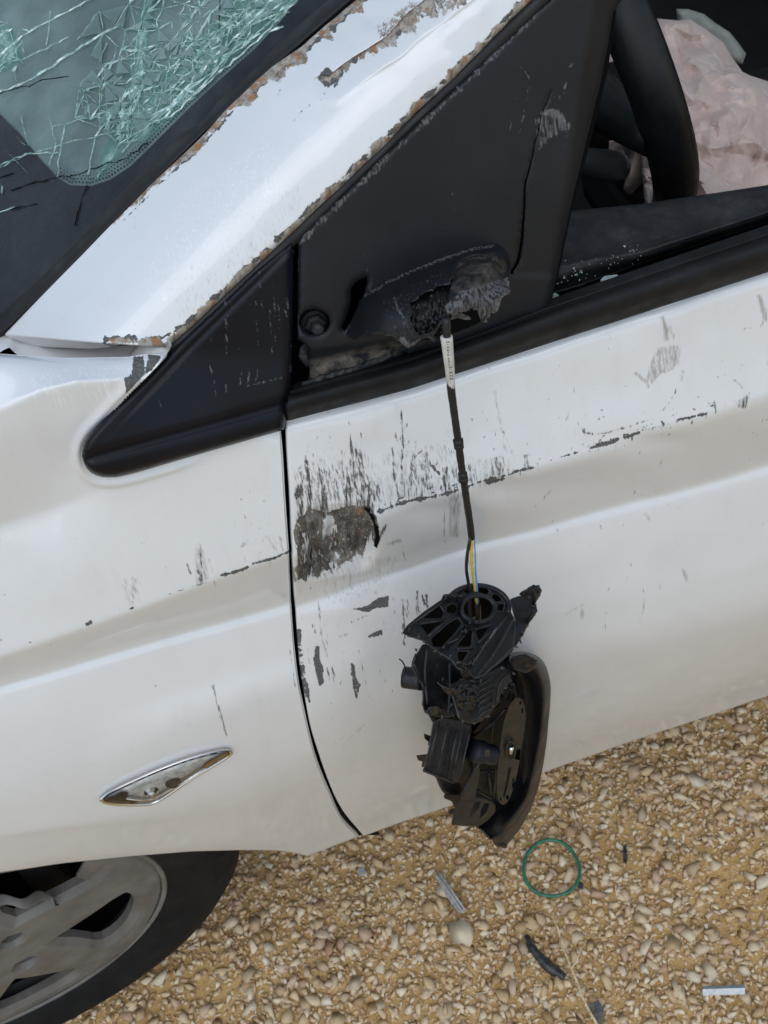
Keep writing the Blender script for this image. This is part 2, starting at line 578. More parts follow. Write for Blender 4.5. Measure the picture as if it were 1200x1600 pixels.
# ---------------------------------------------------------------- wear fields, laid on panels as point attributes
SUP = 6.0
class Field:
    def __init__(self, Q):
        self.Q = Q
        self.f = {k: np.zeros(Q.shape[:-1]) for k in ('scuff', 'chip', 'rust', 'smear', 'rub', 'dirt', 'dust', 'bare')}
    def dist(self, pts, margin):
        pts = np.asarray(pts, float)
        lo, hi = pts.min(0)-margin, pts.max(0)+margin
        Q = self.Q
        sel = (Q[..., 0] > lo[0]) & (Q[..., 0] < hi[0]) & (Q[..., 1] > lo[1]) & (Q[..., 1] < hi[1])
        q = Q[sel]
        d = np.full(len(q), 1e9)
        for a, b in zip(pts[:-1], pts[1:]):
            ab = b-a
            t = np.clip(((q-a)@ab)/max(ab@ab, 1e-9), 0, 1)
            d = np.minimum(d, np.linalg.norm(q-a-t[:, None]*ab, axis=1))
        return sel, q, d
    def stroke(self, k, pts, w, cap=1.0, sup=SUP):
        sel, q, d = self.dist(pts, w+sup)
        v = np.minimum(np.clip(.5+(w-d)/(2*sup), 0, 1), cap)
        self.f[k][sel] = np.maximum(self.f[k][sel], v)
    def area(self, k, pts, level=.8, sup=SUP, sub=False):
        pts = np.asarray(pts, float)
        P = np.vstack([pts, pts[:1]])
        sel, q, d = self.dist(P, sup+1)
        ins = np.zeros(len(q), bool)
        for a, b in zip(P[:-1], P[1:]):
            c = (a[1] > q[:, 1]) != (b[1] > q[:, 1])
            with np.errstate(divide='ignore', invalid='ignore'):
                x = a[0]+(q[:, 1]-a[1])*(b[0]-a[0])/(b[1]-a[1])
            ins ^= c & (q[:, 0] < x)
        v = np.clip(.5+np.where(ins, d, -d)/(2*sup), 0, 1)
        if sub:
            self.f[k][sel] = np.minimum(self.f[k][sel], 1-v*level)
        else:
            self.f[k][sel] = np.maximum(self.f[k][sel], np.minimum(v, level))
    def band(self, k, pts, w, seed, jit=.6, freq=.15, sup=SUP, level=1.0):
        """ragged band along a line, width w pixels (scalar or per point)"""
        pts = np.asarray(pts, float)
        w = np.broadcast_to(np.asarray(w, float), (len(pts),))
        s = np.r_[0, np.cumsum(np.linalg.norm(np.diff(pts, axis=0), axis=1))]
        sel, q, d = self.dist(pts, w.max()*(1+jit)+sup)
        best = np.full(len(q), 1e9)
        arc = np.zeros(len(q))
        for i, (a, b) in enumerate(zip(pts[:-1], pts[1:])):
            ab = b-a
            t = np.clip(((q-a)@ab)/max(ab@ab, 1e-9), 0, 1)
            dd = np.linalg.norm(q-a-t[:, None]*ab, axis=1)
            m = dd < best
            best = np.where(m, dd, best)
            arc = np.where(m, s[i]+t*(s[i+1]-s[i]), arc)
        ww = np.interp(arc, s, w)*(1+jit*(2*vnoise(arc*freq, seed)-1)+.5*jit*(2*vnoise(arc*freq*3.1, seed+1)-1))
        v = np.minimum(np.clip(.5+(ww-best)/(2*sup), 0, 1), level)
        self.f[k][sel] = np.maximum(self.f[k][sel], v)
    def nicks(self, k, n, box, seed, lmin=2, lmax=9, w=.5, lean=None):
        r = np.random.default_rng(seed)
        for _ in range(n):
            p = np.array([r.uniform(box[0], box[2]), r.uniform(box[1], box[3])])
            a = r.uniform(0, math.pi) if lean is None or r.random() < .35 else r.normal(lean, .25)
            l = r.uniform(lmin, lmax)*(r.random()**1.5+.25)
            e = p+l*np.array([math.cos(a), math.sin(a)])
            m = (p+e)/2+r.normal(size=2)*l*.08
            self.stroke(k, [p, m, e], w*r.uniform(.1, 1.6)-.3)

def rowsurf(rows, ncol):
    """rows: list of [(px,py,Y),...] resampled by x to ncol columns -> (k,ncol,3) world points"""
    out = []
    for r in rows:
        r = np.asarray(r, float)
        xs = np.linspace(r[0, 0], r[-1, 0], ncol)
        P = resample_x(r, xs)
        for _ in range(6):      # ease polyline corners
            P[1:-1, 1:] = .25*P[:-2, 1:]+.5*P[1:-1, 1:]+.25*P[2:, 1:]
        out.append(on_y(P[:, :2], P[:, 2]))
    return out

# ================================================================ the car
car = empty('car', (0.3, 0.85, 0))
tag(car, 'damaged white car with scraped door, shattered windscreen and a torn off wing mirror', 'car')
GAP = np.array([(449, 657), (452, 700), (456, 760), (460, 840), (461.5, 900), (464, 950), (468.5, 1010), (476, 1070), (487, 1130), (506, 1200), (532, 1257), (569, 1305)], float)
def gapx(y):
    return np.interp(y, GAP[:, 1], GAP[:, 0])

# ---- front door skin
def drow(y_left, rest, Yl, Yr):
    x0 = gapx(y_left)
    pts = [(x0, y_left)]+rest
    a = np.array(pts, float)
    t = (a[:, 0]-a[0, 0])/(a[-1, 0]-a[0, 0])
    return np.c_[a, Yl+(Yr-Yl)*np.minimum(1, t*1.6)]
door_rows = [
    drow(657, [(640, 607), (850, 538), (1200, 424), (1500, 326)], 0.0, 0.0),
    drow(675, [(640, 624), (850, 555), (1200, 441), (1500, 344)], -.006, -.006),
    drow(765, [(640, 716), (850, 650), (1200, 538), (1500, 440)], -.022, -.022),
    drow(866, [(590, 808), (725, 765), (830, 735), (1000, 681), (1120, 641), (1200, 616), (1500, 520)], -.036, -.037),
    drow(872, [(590, 817), (725, 775), (830, 746), (1000, 692), (1120, 652), (1200, 627), (1500, 531)], -.0365, -.0375),
    drow(944, [(600, 899), (746, 848), (900, 808), (947, 795), (1200, 727), (1500, 640)], -.0238, -.0230),
    drow(962, [(600, 917), (746, 866), (900, 827), (947, 814), (1200, 747), (1500, 660)], -.0288, -.0284),
    drow(1020, [(600, 975), (746, 930), (947, 880), (1200, 818), (1500, 735)], -.0425, -.0425),
    drow(1085, [(600, 1045), (746, 1005), (947, 955), (1200, 890), (1500, 805)], -.0555, -.0570),
    drow(1160, [(640, 1120), (800, 1073), (947, 1030), (1200, 960), (1500, 872)], -.0630, -.0645),
    drow(1255, [(640, 1222), (800, 1172), (947, 1125), (1200, 1038), (1500, 938)], -.0490, -.0490),
    drow(1305, [(700, 1262), (880, 1195), (1200, 1088), (1500, 985)], -.0150, -.0170)]
NC = 520
DR = rowsurf(door_rows, NC)
def ease(G, k):
    """soften pressed edges a little along the profile"""
    for _ in range(k):
        G[1:-1] = .25*G[:-2]+.5*G[1:-1]+.25*G[2:]
    return G
DG = ease(loft(DR, [8, 45, 46, 5, 36, 10, 26, 28, 30, 30, 24], sharp=(3, 4, 5)), 6)
DQ = proj(DG)
# dents: the front edge is pushed in around the bare patch, shallow waves elsewhere
def dent(G, Q, c, rad, depth):
    d = np.linalg.norm((Q-np.array(c))/np.array(rad), axis=-1)
    G[..., 1] += depth*np.exp(-d*d*1.5)
# pushed-in hollow with a hard curved rear edge
hx = 588-((DQ[..., 1]-832)/9)**2*.35
inx = 1/(1+np.exp(-(hx-DQ[..., 0])/2.2))
iny = np.clip((DQ[..., 1]-(796-.10*(DQ[..., 0]-463)))/60, 0, 1)*np.clip((DQ[..., 0]-466)/30, 0, 1)*np.clip((912-.15*(DQ[..., 0]-463)-DQ[..., 1])/22, 0, 1)
DG[..., 1] += .0095*inx*iny*(.75+.5*vnoise2(DQ[..., 0]/16, DQ[..., 1]/22, 61))
dent(DG, DQ, (547, 866), (16, 12), -.005)
dent(DG, DQ, (530, 850), (90, 60), .003)
dent(DG, DQ, (520, 945), (60, 30), -.004)
dent(DG, DQ, (660, 800), (75, 30), .0042)
dent(DG, DQ, (780, 765), (50, 24), .0034)
dent(DG, DQ, (1000, 690), (70, 20), .0022)
dent(DG, DQ, (600, 1090), (90, 120), .006)
dent(DG, DQ, (870, 760), (120, 30), .002)
DG[..., 1] += .0019*(vnoise2(DQ[..., 0]/70, DQ[..., 1]/55, 3)-.5)
fd = Field(DQ)
st, ar = fd.stroke, fd.area
# bare metal patch behind the wing
ar('bare', [(462, 812), (490, 800), (520, 806), (548, 796), (578, 798), (588, 815), (590, 850), (574, 878), (540, 890), (500, 905), (464, 908)], .72, 11)
ar('bare', [(502, 824), (520, 812), (538, 818), (543, 850), (530, 868), (520, 880), (504, 862)], .53, 12, True)
ar('bare', [(468, 838), (486, 834), (496, 862), (486, 884), (474, 876)], .49, 10, True)
ar('bare', [(515, 884), (540, 878), (545, 890), (518, 900)], .55, 7, True)
ar('smear', [(463, 735), (500, 722), (560, 705), (596, 740), (600, 800), (520, 812), (463, 815)], .46, 16)
ar('smear', [(600, 715), (680, 700), (740, 720), (800, 725), (800, 745), (745, 765), (610, 795)], .46, 16)
ar('scuff', [(463, 752), (500, 742), (560, 735), (590, 770), (592, 800), (520, 812), (463, 815)], .51, 14)
st('chip', [(579, 800), (587, 815), (591, 835), (589, 852)], 4.0)  # gouge along the rear edge, with the hollow's shadow painted in
st('scuff', [(590, 852), (597, 838), (604, 824)], 3.0)
ar('smear', [(500, 906), (545, 890), (585, 878), (620, 872), (590, 925), (520, 935), (500, 920)], .42, 14)
# comb of streaks above it
r = np.random.default_rng(11)
for x in np.arange(464, 596, 3.2):
    top = 800-(22+85*r.random()**1.3)*(1.25 if 520 < x < 575 else .9)
    st('scuff', [(x-3, top), (x+r.normal(0, 1.5), 760), (x+3, 806)], r.uniform(-.8, 3.4), .9)
ar('scuff', [(463, 748), (500, 735), (560, 730), (592, 760), (592, 800), (463, 808)], .50, 12)
for p, w in (([(548, 690), (554, 740), (562, 795)], 2.4), ([(565, 718), (572, 760), (578, 792)], 1.8), ([(534, 705), (538, 760)], 1.2), ([(483, 695), (478, 720)], .6)):
    st('scuff', p, w)
for p, w in (([(627, 642), (630, 696), (627, 737), (635, 783)], 1.9), ([(614, 700), (617, 754), (627, 783)], 2.0), ([(646, 712), (641, 735), (650, 760)], 1.8), ([(633, 700), (642, 685)], .8), ([(622, 690), (618, 676)], .9), ([(660, 705), (648, 716)], 1.6),
             ([(667, 708), (668, 740), (664, 772)], 2.0), ([(675, 729), (687, 742)], 2.2), ([(692, 696), (710, 710)], 1.4), ([(657, 715), (655, 775)], 1.0),
             ([(640, 790), (670, 783)], 2.2), ([(593, 804), (620, 795), (660, 786), (700, 773)], 2.6), ([(700, 773), (746, 757), (780, 747)], 2.0), ([(785, 747), (812, 738)], 1.6),
             ([(767, 757), (790, 752)], 3.4), ([(800, 738), (833, 733)], 1.8), ([(877, 715), (903, 707)], 1.2)):
    (fd.band('chip', p, w, int(p[0][0]), .95, .3) if abs(p[-1][0]-p[0][0]) > 18 else st('scuff' if w < 2.1 else 'chip', p, w))
ar('scuff', [(690, 733), (701, 730), (705, 768), (692, 768)], .62)
ar('scuff', [(640, 730), (672, 720), (680, 772), (640, 785)], .52, 12)
ar('scuff', [(708, 735), (735, 725), (745, 752), (712, 765)], .54, 10)
ar('scuff', [(767, 714), (786, 710), (790, 745), (768, 745)], .56)
ar('scuff', [(819, 712), (828, 709), (829, 738), (821, 738)], .55)
ar('smear', [(704, 772), (722, 772), (716, 838), (703, 838)], .62)
ar('smear', [(640, 715), (690, 720), (760, 735), (760, 755), (640, 785)], .36, 16)
for p, w, k in (([(773, 612), (777, 633), (781, 658), (790, 704)], .9, 'smear'), ([(781, 658), (804, 717)], .6, 'smear'), ([(698, 783), (694, 833), (697, 858)], .7, 'scuff'),
                ([(835, 792), (848, 783), (862, 769)], .8, 'scuff'), ([(629, 854), (633, 875)], .8, 'scuff'), ([(608, 851), (625, 845)], 2.5, 'smear'),
                ([(987, 757), (993, 770)], .8, 'scuff'), ([(987, 772), (1013, 775), (1040, 787), (1067, 793)], .3, 'scuff'), ([(1040, 698), (1033, 727)], .6, 'scuff'),
                ([(923, 701), (934, 697)], 2.5, 'chip'), ([(938, 695), (950, 694), (966, 689)], 3.6, 'chip'), ([(980, 686), (1000, 678)], 3.2, 'chip'), ([(1003, 674), (1037, 667)], .9, 'scuff'),
                ([(1060, 657), (1080, 652), (1103, 645)], 2.0, 'chip'), ([(903, 660), (913, 675), (930, 679), (947, 677), (973, 669)], 1.7, 'scuff'), ([(983, 667), (996, 662)], 1.3, 'scuff'),
                ([(1003, 660), (1014, 656)], 1.2, 'scuff'), ([(1035, 497), (1039, 512), (1042, 530)], 4, 'smear'), ([(1047, 510), (1052, 526)], 2, 'smear'), ([(993, 583), (1010, 598)], 2.5, 'smear'),
                ([(1067, 580), (1064, 592)], 2, 'smear'), ([(1057, 607), (1050, 622)], .9, 'scuff'), ([(1045, 630), (1036, 642)], .8, 'scuff'), ([(1147, 593), (1158, 603), (1166, 620)], 1.0, 'scuff'),
                ([(1115, 627), (1117, 643)], 1.8, 'scuff'), ([(1188, 465), (1197, 500)], 4, 'smear'), ([(1160, 515), (1188, 512), (1197, 500)], .3, 'scuff'), ([(885, 655), (890, 640)], .8, 'smear'),
                ([(934, 655), (945, 650)], .8, 'scuff'), ([(897, 607), (898, 613)], 1.2, 'scuff'), ([(945, 515), (955, 530)], .4, 'scuff')):
    st(k, p, w)
for p, w, k in (([(937, 642), (941, 640)], 1.0, 'scuff'), ([(1009, 803), (1015, 813)], 1.2, 'smear'), ([(870, 825), (872, 830)], .9, 'scuff'), ([(922, 849), (924, 854)], .8, 'scuff'), ([(984, 879), (986, 883)], .8, 'scuff'),
                ([(981, 900), (980, 905)], .9, 'scuff'), ([(1005, 916), (1005, 924)], 1.0, 'scuff'), ([(1006, 934), (1004, 952), (1000, 970)], .7, 'scuff'), ([(946, 957), (945, 990)], .4, 'scuff'), ([(883, 960), (911, 944)], .5, 'smear'),
                ([(910, 952), (909, 965)], 2.2, 'smear'), ([(1068, 891), (1072, 906)], 2.8, 'smear'), ([(1092, 893), (1093, 898)], .9, 'scuff'), ([(1030, 911), (1030, 919)], .8, 'smear'), ([(1191, 821), (1196, 815), (1202, 813)], .7, 'scuff'),
                ([(946, 925), (952, 918)], .7, 'scuff'), ([(938, 822), (941, 828)], .7, 'scuff'), ([(974, 820), (974, 824)], .5, 'scuff'), ([(862, 815), (864, 812)], .5, 'scuff')):
    st(k, p, w)
rq = np.random.default_rng(404)
for _ in range(170):
    x_ = rq.uniform(600, 1112)
    y_ = np.interp(x_, [590, 725, 830, 1000, 1120], [806, 763, 733, 679, 639])-abs(rq.normal())*9+2
    a_ = rq.choice([-.35, -.3, 1.5, 1.8, .4])+rq.normal()*.2
    l_ = rq.uniform(2, 10)
    st('chip' if rq.random() < .55 else 'scuff', [(x_, y_), (x_+l_*math.cos(a_), y_+l_*math.sin(a_))], rq.uniform(-1.0, 1.5))
ar('smear', [(1030, 543), (1063, 540), (1062, 567), (1047, 580), (1033, 583), (1013, 607), (1007, 597), (1017, 567)], .60)
ar('scuff', [(1148, 628), (1172, 613), (1166, 638), (1153, 636)], .55)
# lower marks
ar('chip', [(548, 948), (575, 944), (590, 934), (607, 932), (608, 951), (590, 950), (574, 957), (560, 951)], .8)
ar('chip', [(577, 994), (590, 990), (600, 986), (600, 996), (590, 999), (577, 1000)], .8)
ar('chip', [(493, 1008), (500, 1010), (501, 1035), (506, 1045), (507, 1070), (499, 1074), (493, 1050), (490, 1032)], .8)
ar('chip', [(549, 1038), (556, 1045), (559, 1065), (566, 1078), (560, 1100), (554, 1085), (551, 1062)], .62)
for p, w, k in (([(496, 937), (502, 996), (512, 1029)], 1.3, 'scuff'), ([(510, 965), (513, 1029)], .7, 'scuff'), ([(512, 1046), (516, 1069)], 1.4, 'scuff'), ([(520, 1043), (524, 1074)], 1.6, 'scuff'),
                ([(562, 1021), (572, 1062), (579, 1097)], .5, 'scuff'), ([(480, 1012), (485, 1038)], .6, 'scuff'), ([(629, 937), (632, 975), (634, 1012)], 2.2, 'scuff'), ([(637, 937), (637, 968)], 1.2, 'scuff'),
                ([(652, 925), (653, 962)], 2.3, 'scuff'), ([(660, 931), (664, 945)], 2.0, 'chip'), ([(667, 930), (669, 950)], 2.0, 'chip'), ([(519, 1108), (519, 1140)], .3, 'scuff'),
                ([(537, 1167), (555, 1150), (571, 1139)], .8, 'smear'), ([(520, 1164), (537, 1156)], .4, 'smear'), ([(488, 975), (492, 987)], 1.0, 'scuff'), ([(530, 995), (545, 992)], 1.5, 'smear'),
                ([(550, 972), (562, 965), (572, 963)], .9, 'scuff'), ([(600, 965), (602, 1010)], .2, 'scuff'), ([(615, 930), (617, 962)], .6, 'scuff')):
    st(k, p, w)
ar('smear', [(470, 925), (600, 915), (680, 925), (670, 985), (560, 1000), (480, 1000)], .30, 20)
fd.band('chip', [(467, 985), (474, 1050), (483, 1095)], 2.2, 5, .8)
fd.nicks('scuff', 120, (465, 640, 800, 800), 21, 2, 10, .7, 1.6)
fd.nicks('scuff', 110, (470, 560, 1200, 760), 22, 2, 8, .5)
fd.nicks('scuff', 60, (465, 900, 760, 1110), 23, 2, 10, .6, 1.6)
fd.nicks('scuff', 50, (700, 500, 1200, 700), 24, 2, 12, .4)
fd.nicks('scuff', 24, (480, 1050, 1200, 1150), 25, 2, 10, .2)
fd.nicks('scuff', 60, (800, 640, 1200, 720), 26, 2, 9, .7)
rowpos = np.linspace(0, 1, DG.shape[0])[:, None]
zz = DG[..., 2]
fd.f['dirt'] = np.clip((.88-zz)/.55, 0, 1)**.8
attr_d = {k: fd.f[k] for k in ('scuff', 'chip', 'rust', 'smear', 'rub', 'dirt', 'bare')}
door = panel('front_door', DG, MAT['paint'], car, .005, attr_d)
door['label'] = 'scraped white front door with black streaks and a bare metal patch'

# dark crescent laid on the skin, painting the shadow at the hollow's rear edge
def door_y(q):
    out = []
    for p in q:
        d = ((DQ-p)**2).sum(-1)
        out.append(DG[np.unravel_index(np.argmin(d), d.shape)][1])
    return np.array(out)
shadow_px = [(568, 793), (579, 795), (588, 806), (594, 824), (594, 842), (589, 857), (584, 852), (587, 836), (584, 818), (577, 805)]
SHADOW = (shadow_px, door_y)
# ---- front wing
XL = -330
def frow(left, yr, Ys):
    """left: [(px,py)...] then the gap at height yr; Ys: y at each point"""
    xr = gapx(yr)-np.interp(yr, [657, 900, 1305], [14, 11, 9.5])
    a = np.array(left+[(xr, yr)], float)
    return np.c_[a, np.interp(a[:, 0], [p[0] for p in Ys], [p[1] for p in Ys])]
wing_rows = [
    np.array([(XL, 545, .055), (0, 552, .034), (100, 559, .026), (200, 557, .016), (250, 550, .011), (262, 556, .009), (280, 592, .006), (330, 622, .004), (437, 648, .002)], float),
    np.array([(XL, 560, .036), (0, 566, .022), (100, 570, .016), (200, 567, .010), (250, 562, .005), (262, 570, .004), (280, 606, .003), (330, 636, .001), (437, 658, .000)], float),
    np.array([(XL, 720, -.002), (0, 640, -.002), (60, 612, -.001), (120, 596, .000), (250, 590, -.001), (280, 622, -.001), (330, 650, -.001), (437, 668, -.003)], float),
    np.array([(XL, 790, -.006), (0, 710, -.005), (100, 680, -.003), (266, 672, -.002), (330, 688, -.004), (438, 690, -.009)], float),
    np.array([(XL, 905, -.004), (0, 822, -.003), (83, 795, -.004), (167, 764, -.008), (266, 745, -.010), (440, 715, -.013)], float),
    np.array([(XL, 1000, -.0215), (0, 915, -.0195), (150, 865, -.0210), (443, 775, -.0222)], float),
    frow([(XL, 1130), (0, 1022), (208, 950), (333, 904)], 861, [(XL, -.041), (0, -.0372), (450, -.0362)]),
    frow([(XL, 1137), (0, 1029), (208, 957), (333, 911)], 868, [(XL, -.0415), (0, -.0377), (450, -.0367)]),
    frow([(XL, 1165), (0, 1072), (250, 999)], 941, [(XL, -.034), (0, -.0302), (450, -.0235)]),
    frow([(XL, 1180), (0, 1088), (250, 1014)], 957, [(XL, -.038), (0, -.0348), (450, -.0285)]),
    frow([(XL, 1235), (0, 1150), (250, 1085)], 1020, [(XL, -.050), (0, -.0465), (450, -.0425)]),
    frow([(XL, 1300), (0, 1235), (150, 1195), (258, 1150)], 1078, [(XL, -.063), (0, -.0600), (450, -.0555)]),
    frow([(XL, 1350), (0, 1300), (200, 1268), (370, 1235)], 1180, [(XL, -.066), (0, -.0650), (200, -.065), (450, -.0630)]),
    frow([(XL, 1362), (0, 1313), (200, 1292), (370, 1284)], 1240, [(XL, -.0655), (0, -.0645), (200, -.062), (370, -.055), (480, -.0510)]),
    np.array([(XL, 1395, -.062), (0, 1350, -.061), (200, 1327, -.056), (380, 1316, -.045), (450, 1312, -.037), (500, 1300, -.032), (534, 1281, -.032)], float),
    np.array([(XL, 1405, -.059), (0, 1363, -.058), (100, 1349, -.055), (200, 1338, -.051), (300, 1330, -.045), (380, 1328, -.037), (430, 1329, -.029), (455, 1332, -.024), (481, 1338, -.020), (520, 1323, -.017), (559, 1308, -.016)], float)]
WR = rowsurf(wing_rows, 400)
for k in (-1, -2):     # keep the corner of the lower edge crisp
    r_ = wing_rows[k]
    P_ = resample_x(r_, np.linspace(r_[0, 0], r_[-1, 0], 400))
    P_[1:-1, 1:] = .25*P_[:-2, 1:]+.5*P_[1:-1, 1:]+.25*P_[2:, 1:]
    WR[k] = on_y(P_[:, :2], P_[:, 2])
WG = loft(WR, [8, 30, 24, 36, 30, 36, 5, 20, 8, 24, 26, 26, 10, 14, 8], sharp=(2, 4, 6, 7, 8))
WG = ease(WG, 6)
WQ = proj(WG)
# pressed lip around the black corner trim
TRI = resample([(264, 549), (225, 588), (180, 634), (142, 676), (131, 694), (128, 712), (134, 730), (146, 741), (166, 746), (200, 742), (300, 713), (446, 671)], 60, True)
def dist_poly(Q, P):
    d = np.full(Q.shape[:-1], 1e9)
    for a, b in zip(P[:-1], P[1:]):
        ab = b-a
        t = np.clip(((Q-a)@ab)/max(ab@ab, 1e-9), 0, 1)
        d = np.minimum(d, np.linalg.norm(Q-a-t[..., None]*ab, axis=-1))
    return d
dl = dist_poly(WQ, TRI)
WG[..., 1] += -.0019*np.exp(-((dl-8)/7)**2)*np.clip((330-WQ[..., 0])/60, 0, 1)
in_tri = np.zeros(WQ.shape[:2], bool)
tp_ = np.vstack([TRI, [(470, 660), (470, 300)]])
for a_, b_ in zip(tp_, np.roll(tp_, -1, 0)):
    c_ = (a_[1] > WQ[..., 1]) != (b_[1] > WQ[..., 1])
    with np.errstate(divide='ignore', invalid='ignore'):
        in_tri ^= c_ & (WQ[..., 0] < a_[0]+(WQ[..., 1]-a_[1])*(b_[0]-a_[0])/(b_[1]-a_[1]))
WG[..., 1] += np.where(in_tri, .035*np.clip((dl-3)/14, 0, 1), 0)
WG[..., 1] += .0008*(vnoise2(WQ[..., 0]/90, WQ[..., 1]/70, 9)-.5)
fw_ = Field(WQ)
st, ar = fw_.stroke, fw_.area
for p, w, k in (([(46, 1004), (47, 1004)], 1.2, 'chip'), ([(137, 975), (142, 972)], 3.2, 'chip'), ([(180, 958), (181, 958)], 1.2, 'chip'), ([(203, 951), (208, 949)], 1.2, 'chip'), ([(264, 929), (287, 921)], 1.0, 'chip'),
                ([(346, 900), (366, 895), (387, 887)], 2.6, 'chip'), ([(396, 881), (425, 873), (456, 860)], 2.2, 'chip'), ([(300, 917), (322, 911)], 1.2, 'scuff'), ([(334, 910), (340, 918)], 1.4, 'scuff'),
                ([(292, 883), (298, 896)], 2.0, 'scuff'), ([(308, 892), (315, 910)], 2.6, 'scuff'), ([(325, 867), (333, 902)], .6, 'scuff'), ([(312, 850), (317, 905)], 1.5, 'scuff'),
                ([(446, 796), (454, 833)], 1.5, 'scuff'), ([(417, 838), (433, 862)], 1.5, 'smear'), ([(425, 836), (432, 850)], .8, 'scuff'), ([(438, 840), (442, 862)], 2.0, 'smear'), ([(378, 855), (383, 850)], 2.5, 'smear'),
                ([(333, 1071), (340, 1104), (347, 1125), (354, 1148)], 1.9, 'scuff'), ([(242, 1072), (248, 1069)], .4, 'scuff'), ([(293, 1125), (294, 1134)], .6, 'smear'), ([(416, 872), (421, 886)], .9, 'scuff'),
                ([(203, 1168), (212, 1165)], .5, 'scuff'), ([(142, 1195), (146, 1193)], .5, 'scuff'), ([(453, 1015), (462, 1075)], .8, 'scuff')):
    st(k, p, w)
ar('smear', [(306, 850), (317, 858), (327, 904), (306, 912)], .56)
ar('smear', [(194, 906), (212, 902), (218, 940), (200, 946)], .50, 8)
ar('chip', [(208, 556), (225, 556), (226, 582), (210, 598), (196, 614), (193, 590), (205, 585)], .8)
ar('chip', [(232, 553), (252, 551), (248, 565), (236, 578), (224, 584)], .8)
ar('rub', [(50, 585), (130, 575), (245, 570), (240, 605), (150, 625), (60, 640)], .45, 14)
ar('smear', [(190, 905), (215, 900), (220, 915), (192, 918)], .45, 8)
fw_.nicks('scuff', 60, (360, 760, 456, 880), 31, 2, 9, .6)
fw_.nicks('scuff', 40, (150, 780, 456, 930), 32, 2, 6, .5)
fw_.nicks('scuff', 22, (0, 560, 456, 1250), 33, 2, 7, .3)
fw_.nicks('chip', 14, (0, 930, 330, 1010), 34, 1, 3, .6)
fw_.f['dirt'] = np.clip((.80-WG[..., 2])/.45, 0, 1)**.9
attr_w = {k: fw_.f[k] for k in ('scuff', 'chip', 'rust', 'smear', 'rub', 'dirt', 'bare')}
wing = panel('front_wing', WG, MAT['paint'], car, .006, attr_w)
wing['label'] = 'white front wing above the wheel with a side lamp and chipped crease'
# dark jamb seen through the gap between wing and door
jam = np.array([on_y([(x-26, y), (x+26, y)], np.interp(y, DQ[:, 0, 1], DG[:, 0, 1])+.011) for x, y in resample(GAP, 40)])
mesh_obj('door_jamb', jam.reshape(-1, 3), grid_faces(40, 2), MAT['dark_void'], car)

def jag(P, amp, seed, n=5):
    P = np.asarray(P, float)
    out = []
    rr = np.random.default_rng(seed)
    for a, b in zip(P[:-1], P[1:]):
        for i in range(n):
            out.append(a+(b-a)*i/n+(rr.normal(size=2)*amp if i else 0))
    out.append(P[-1])
    return np.array(out)
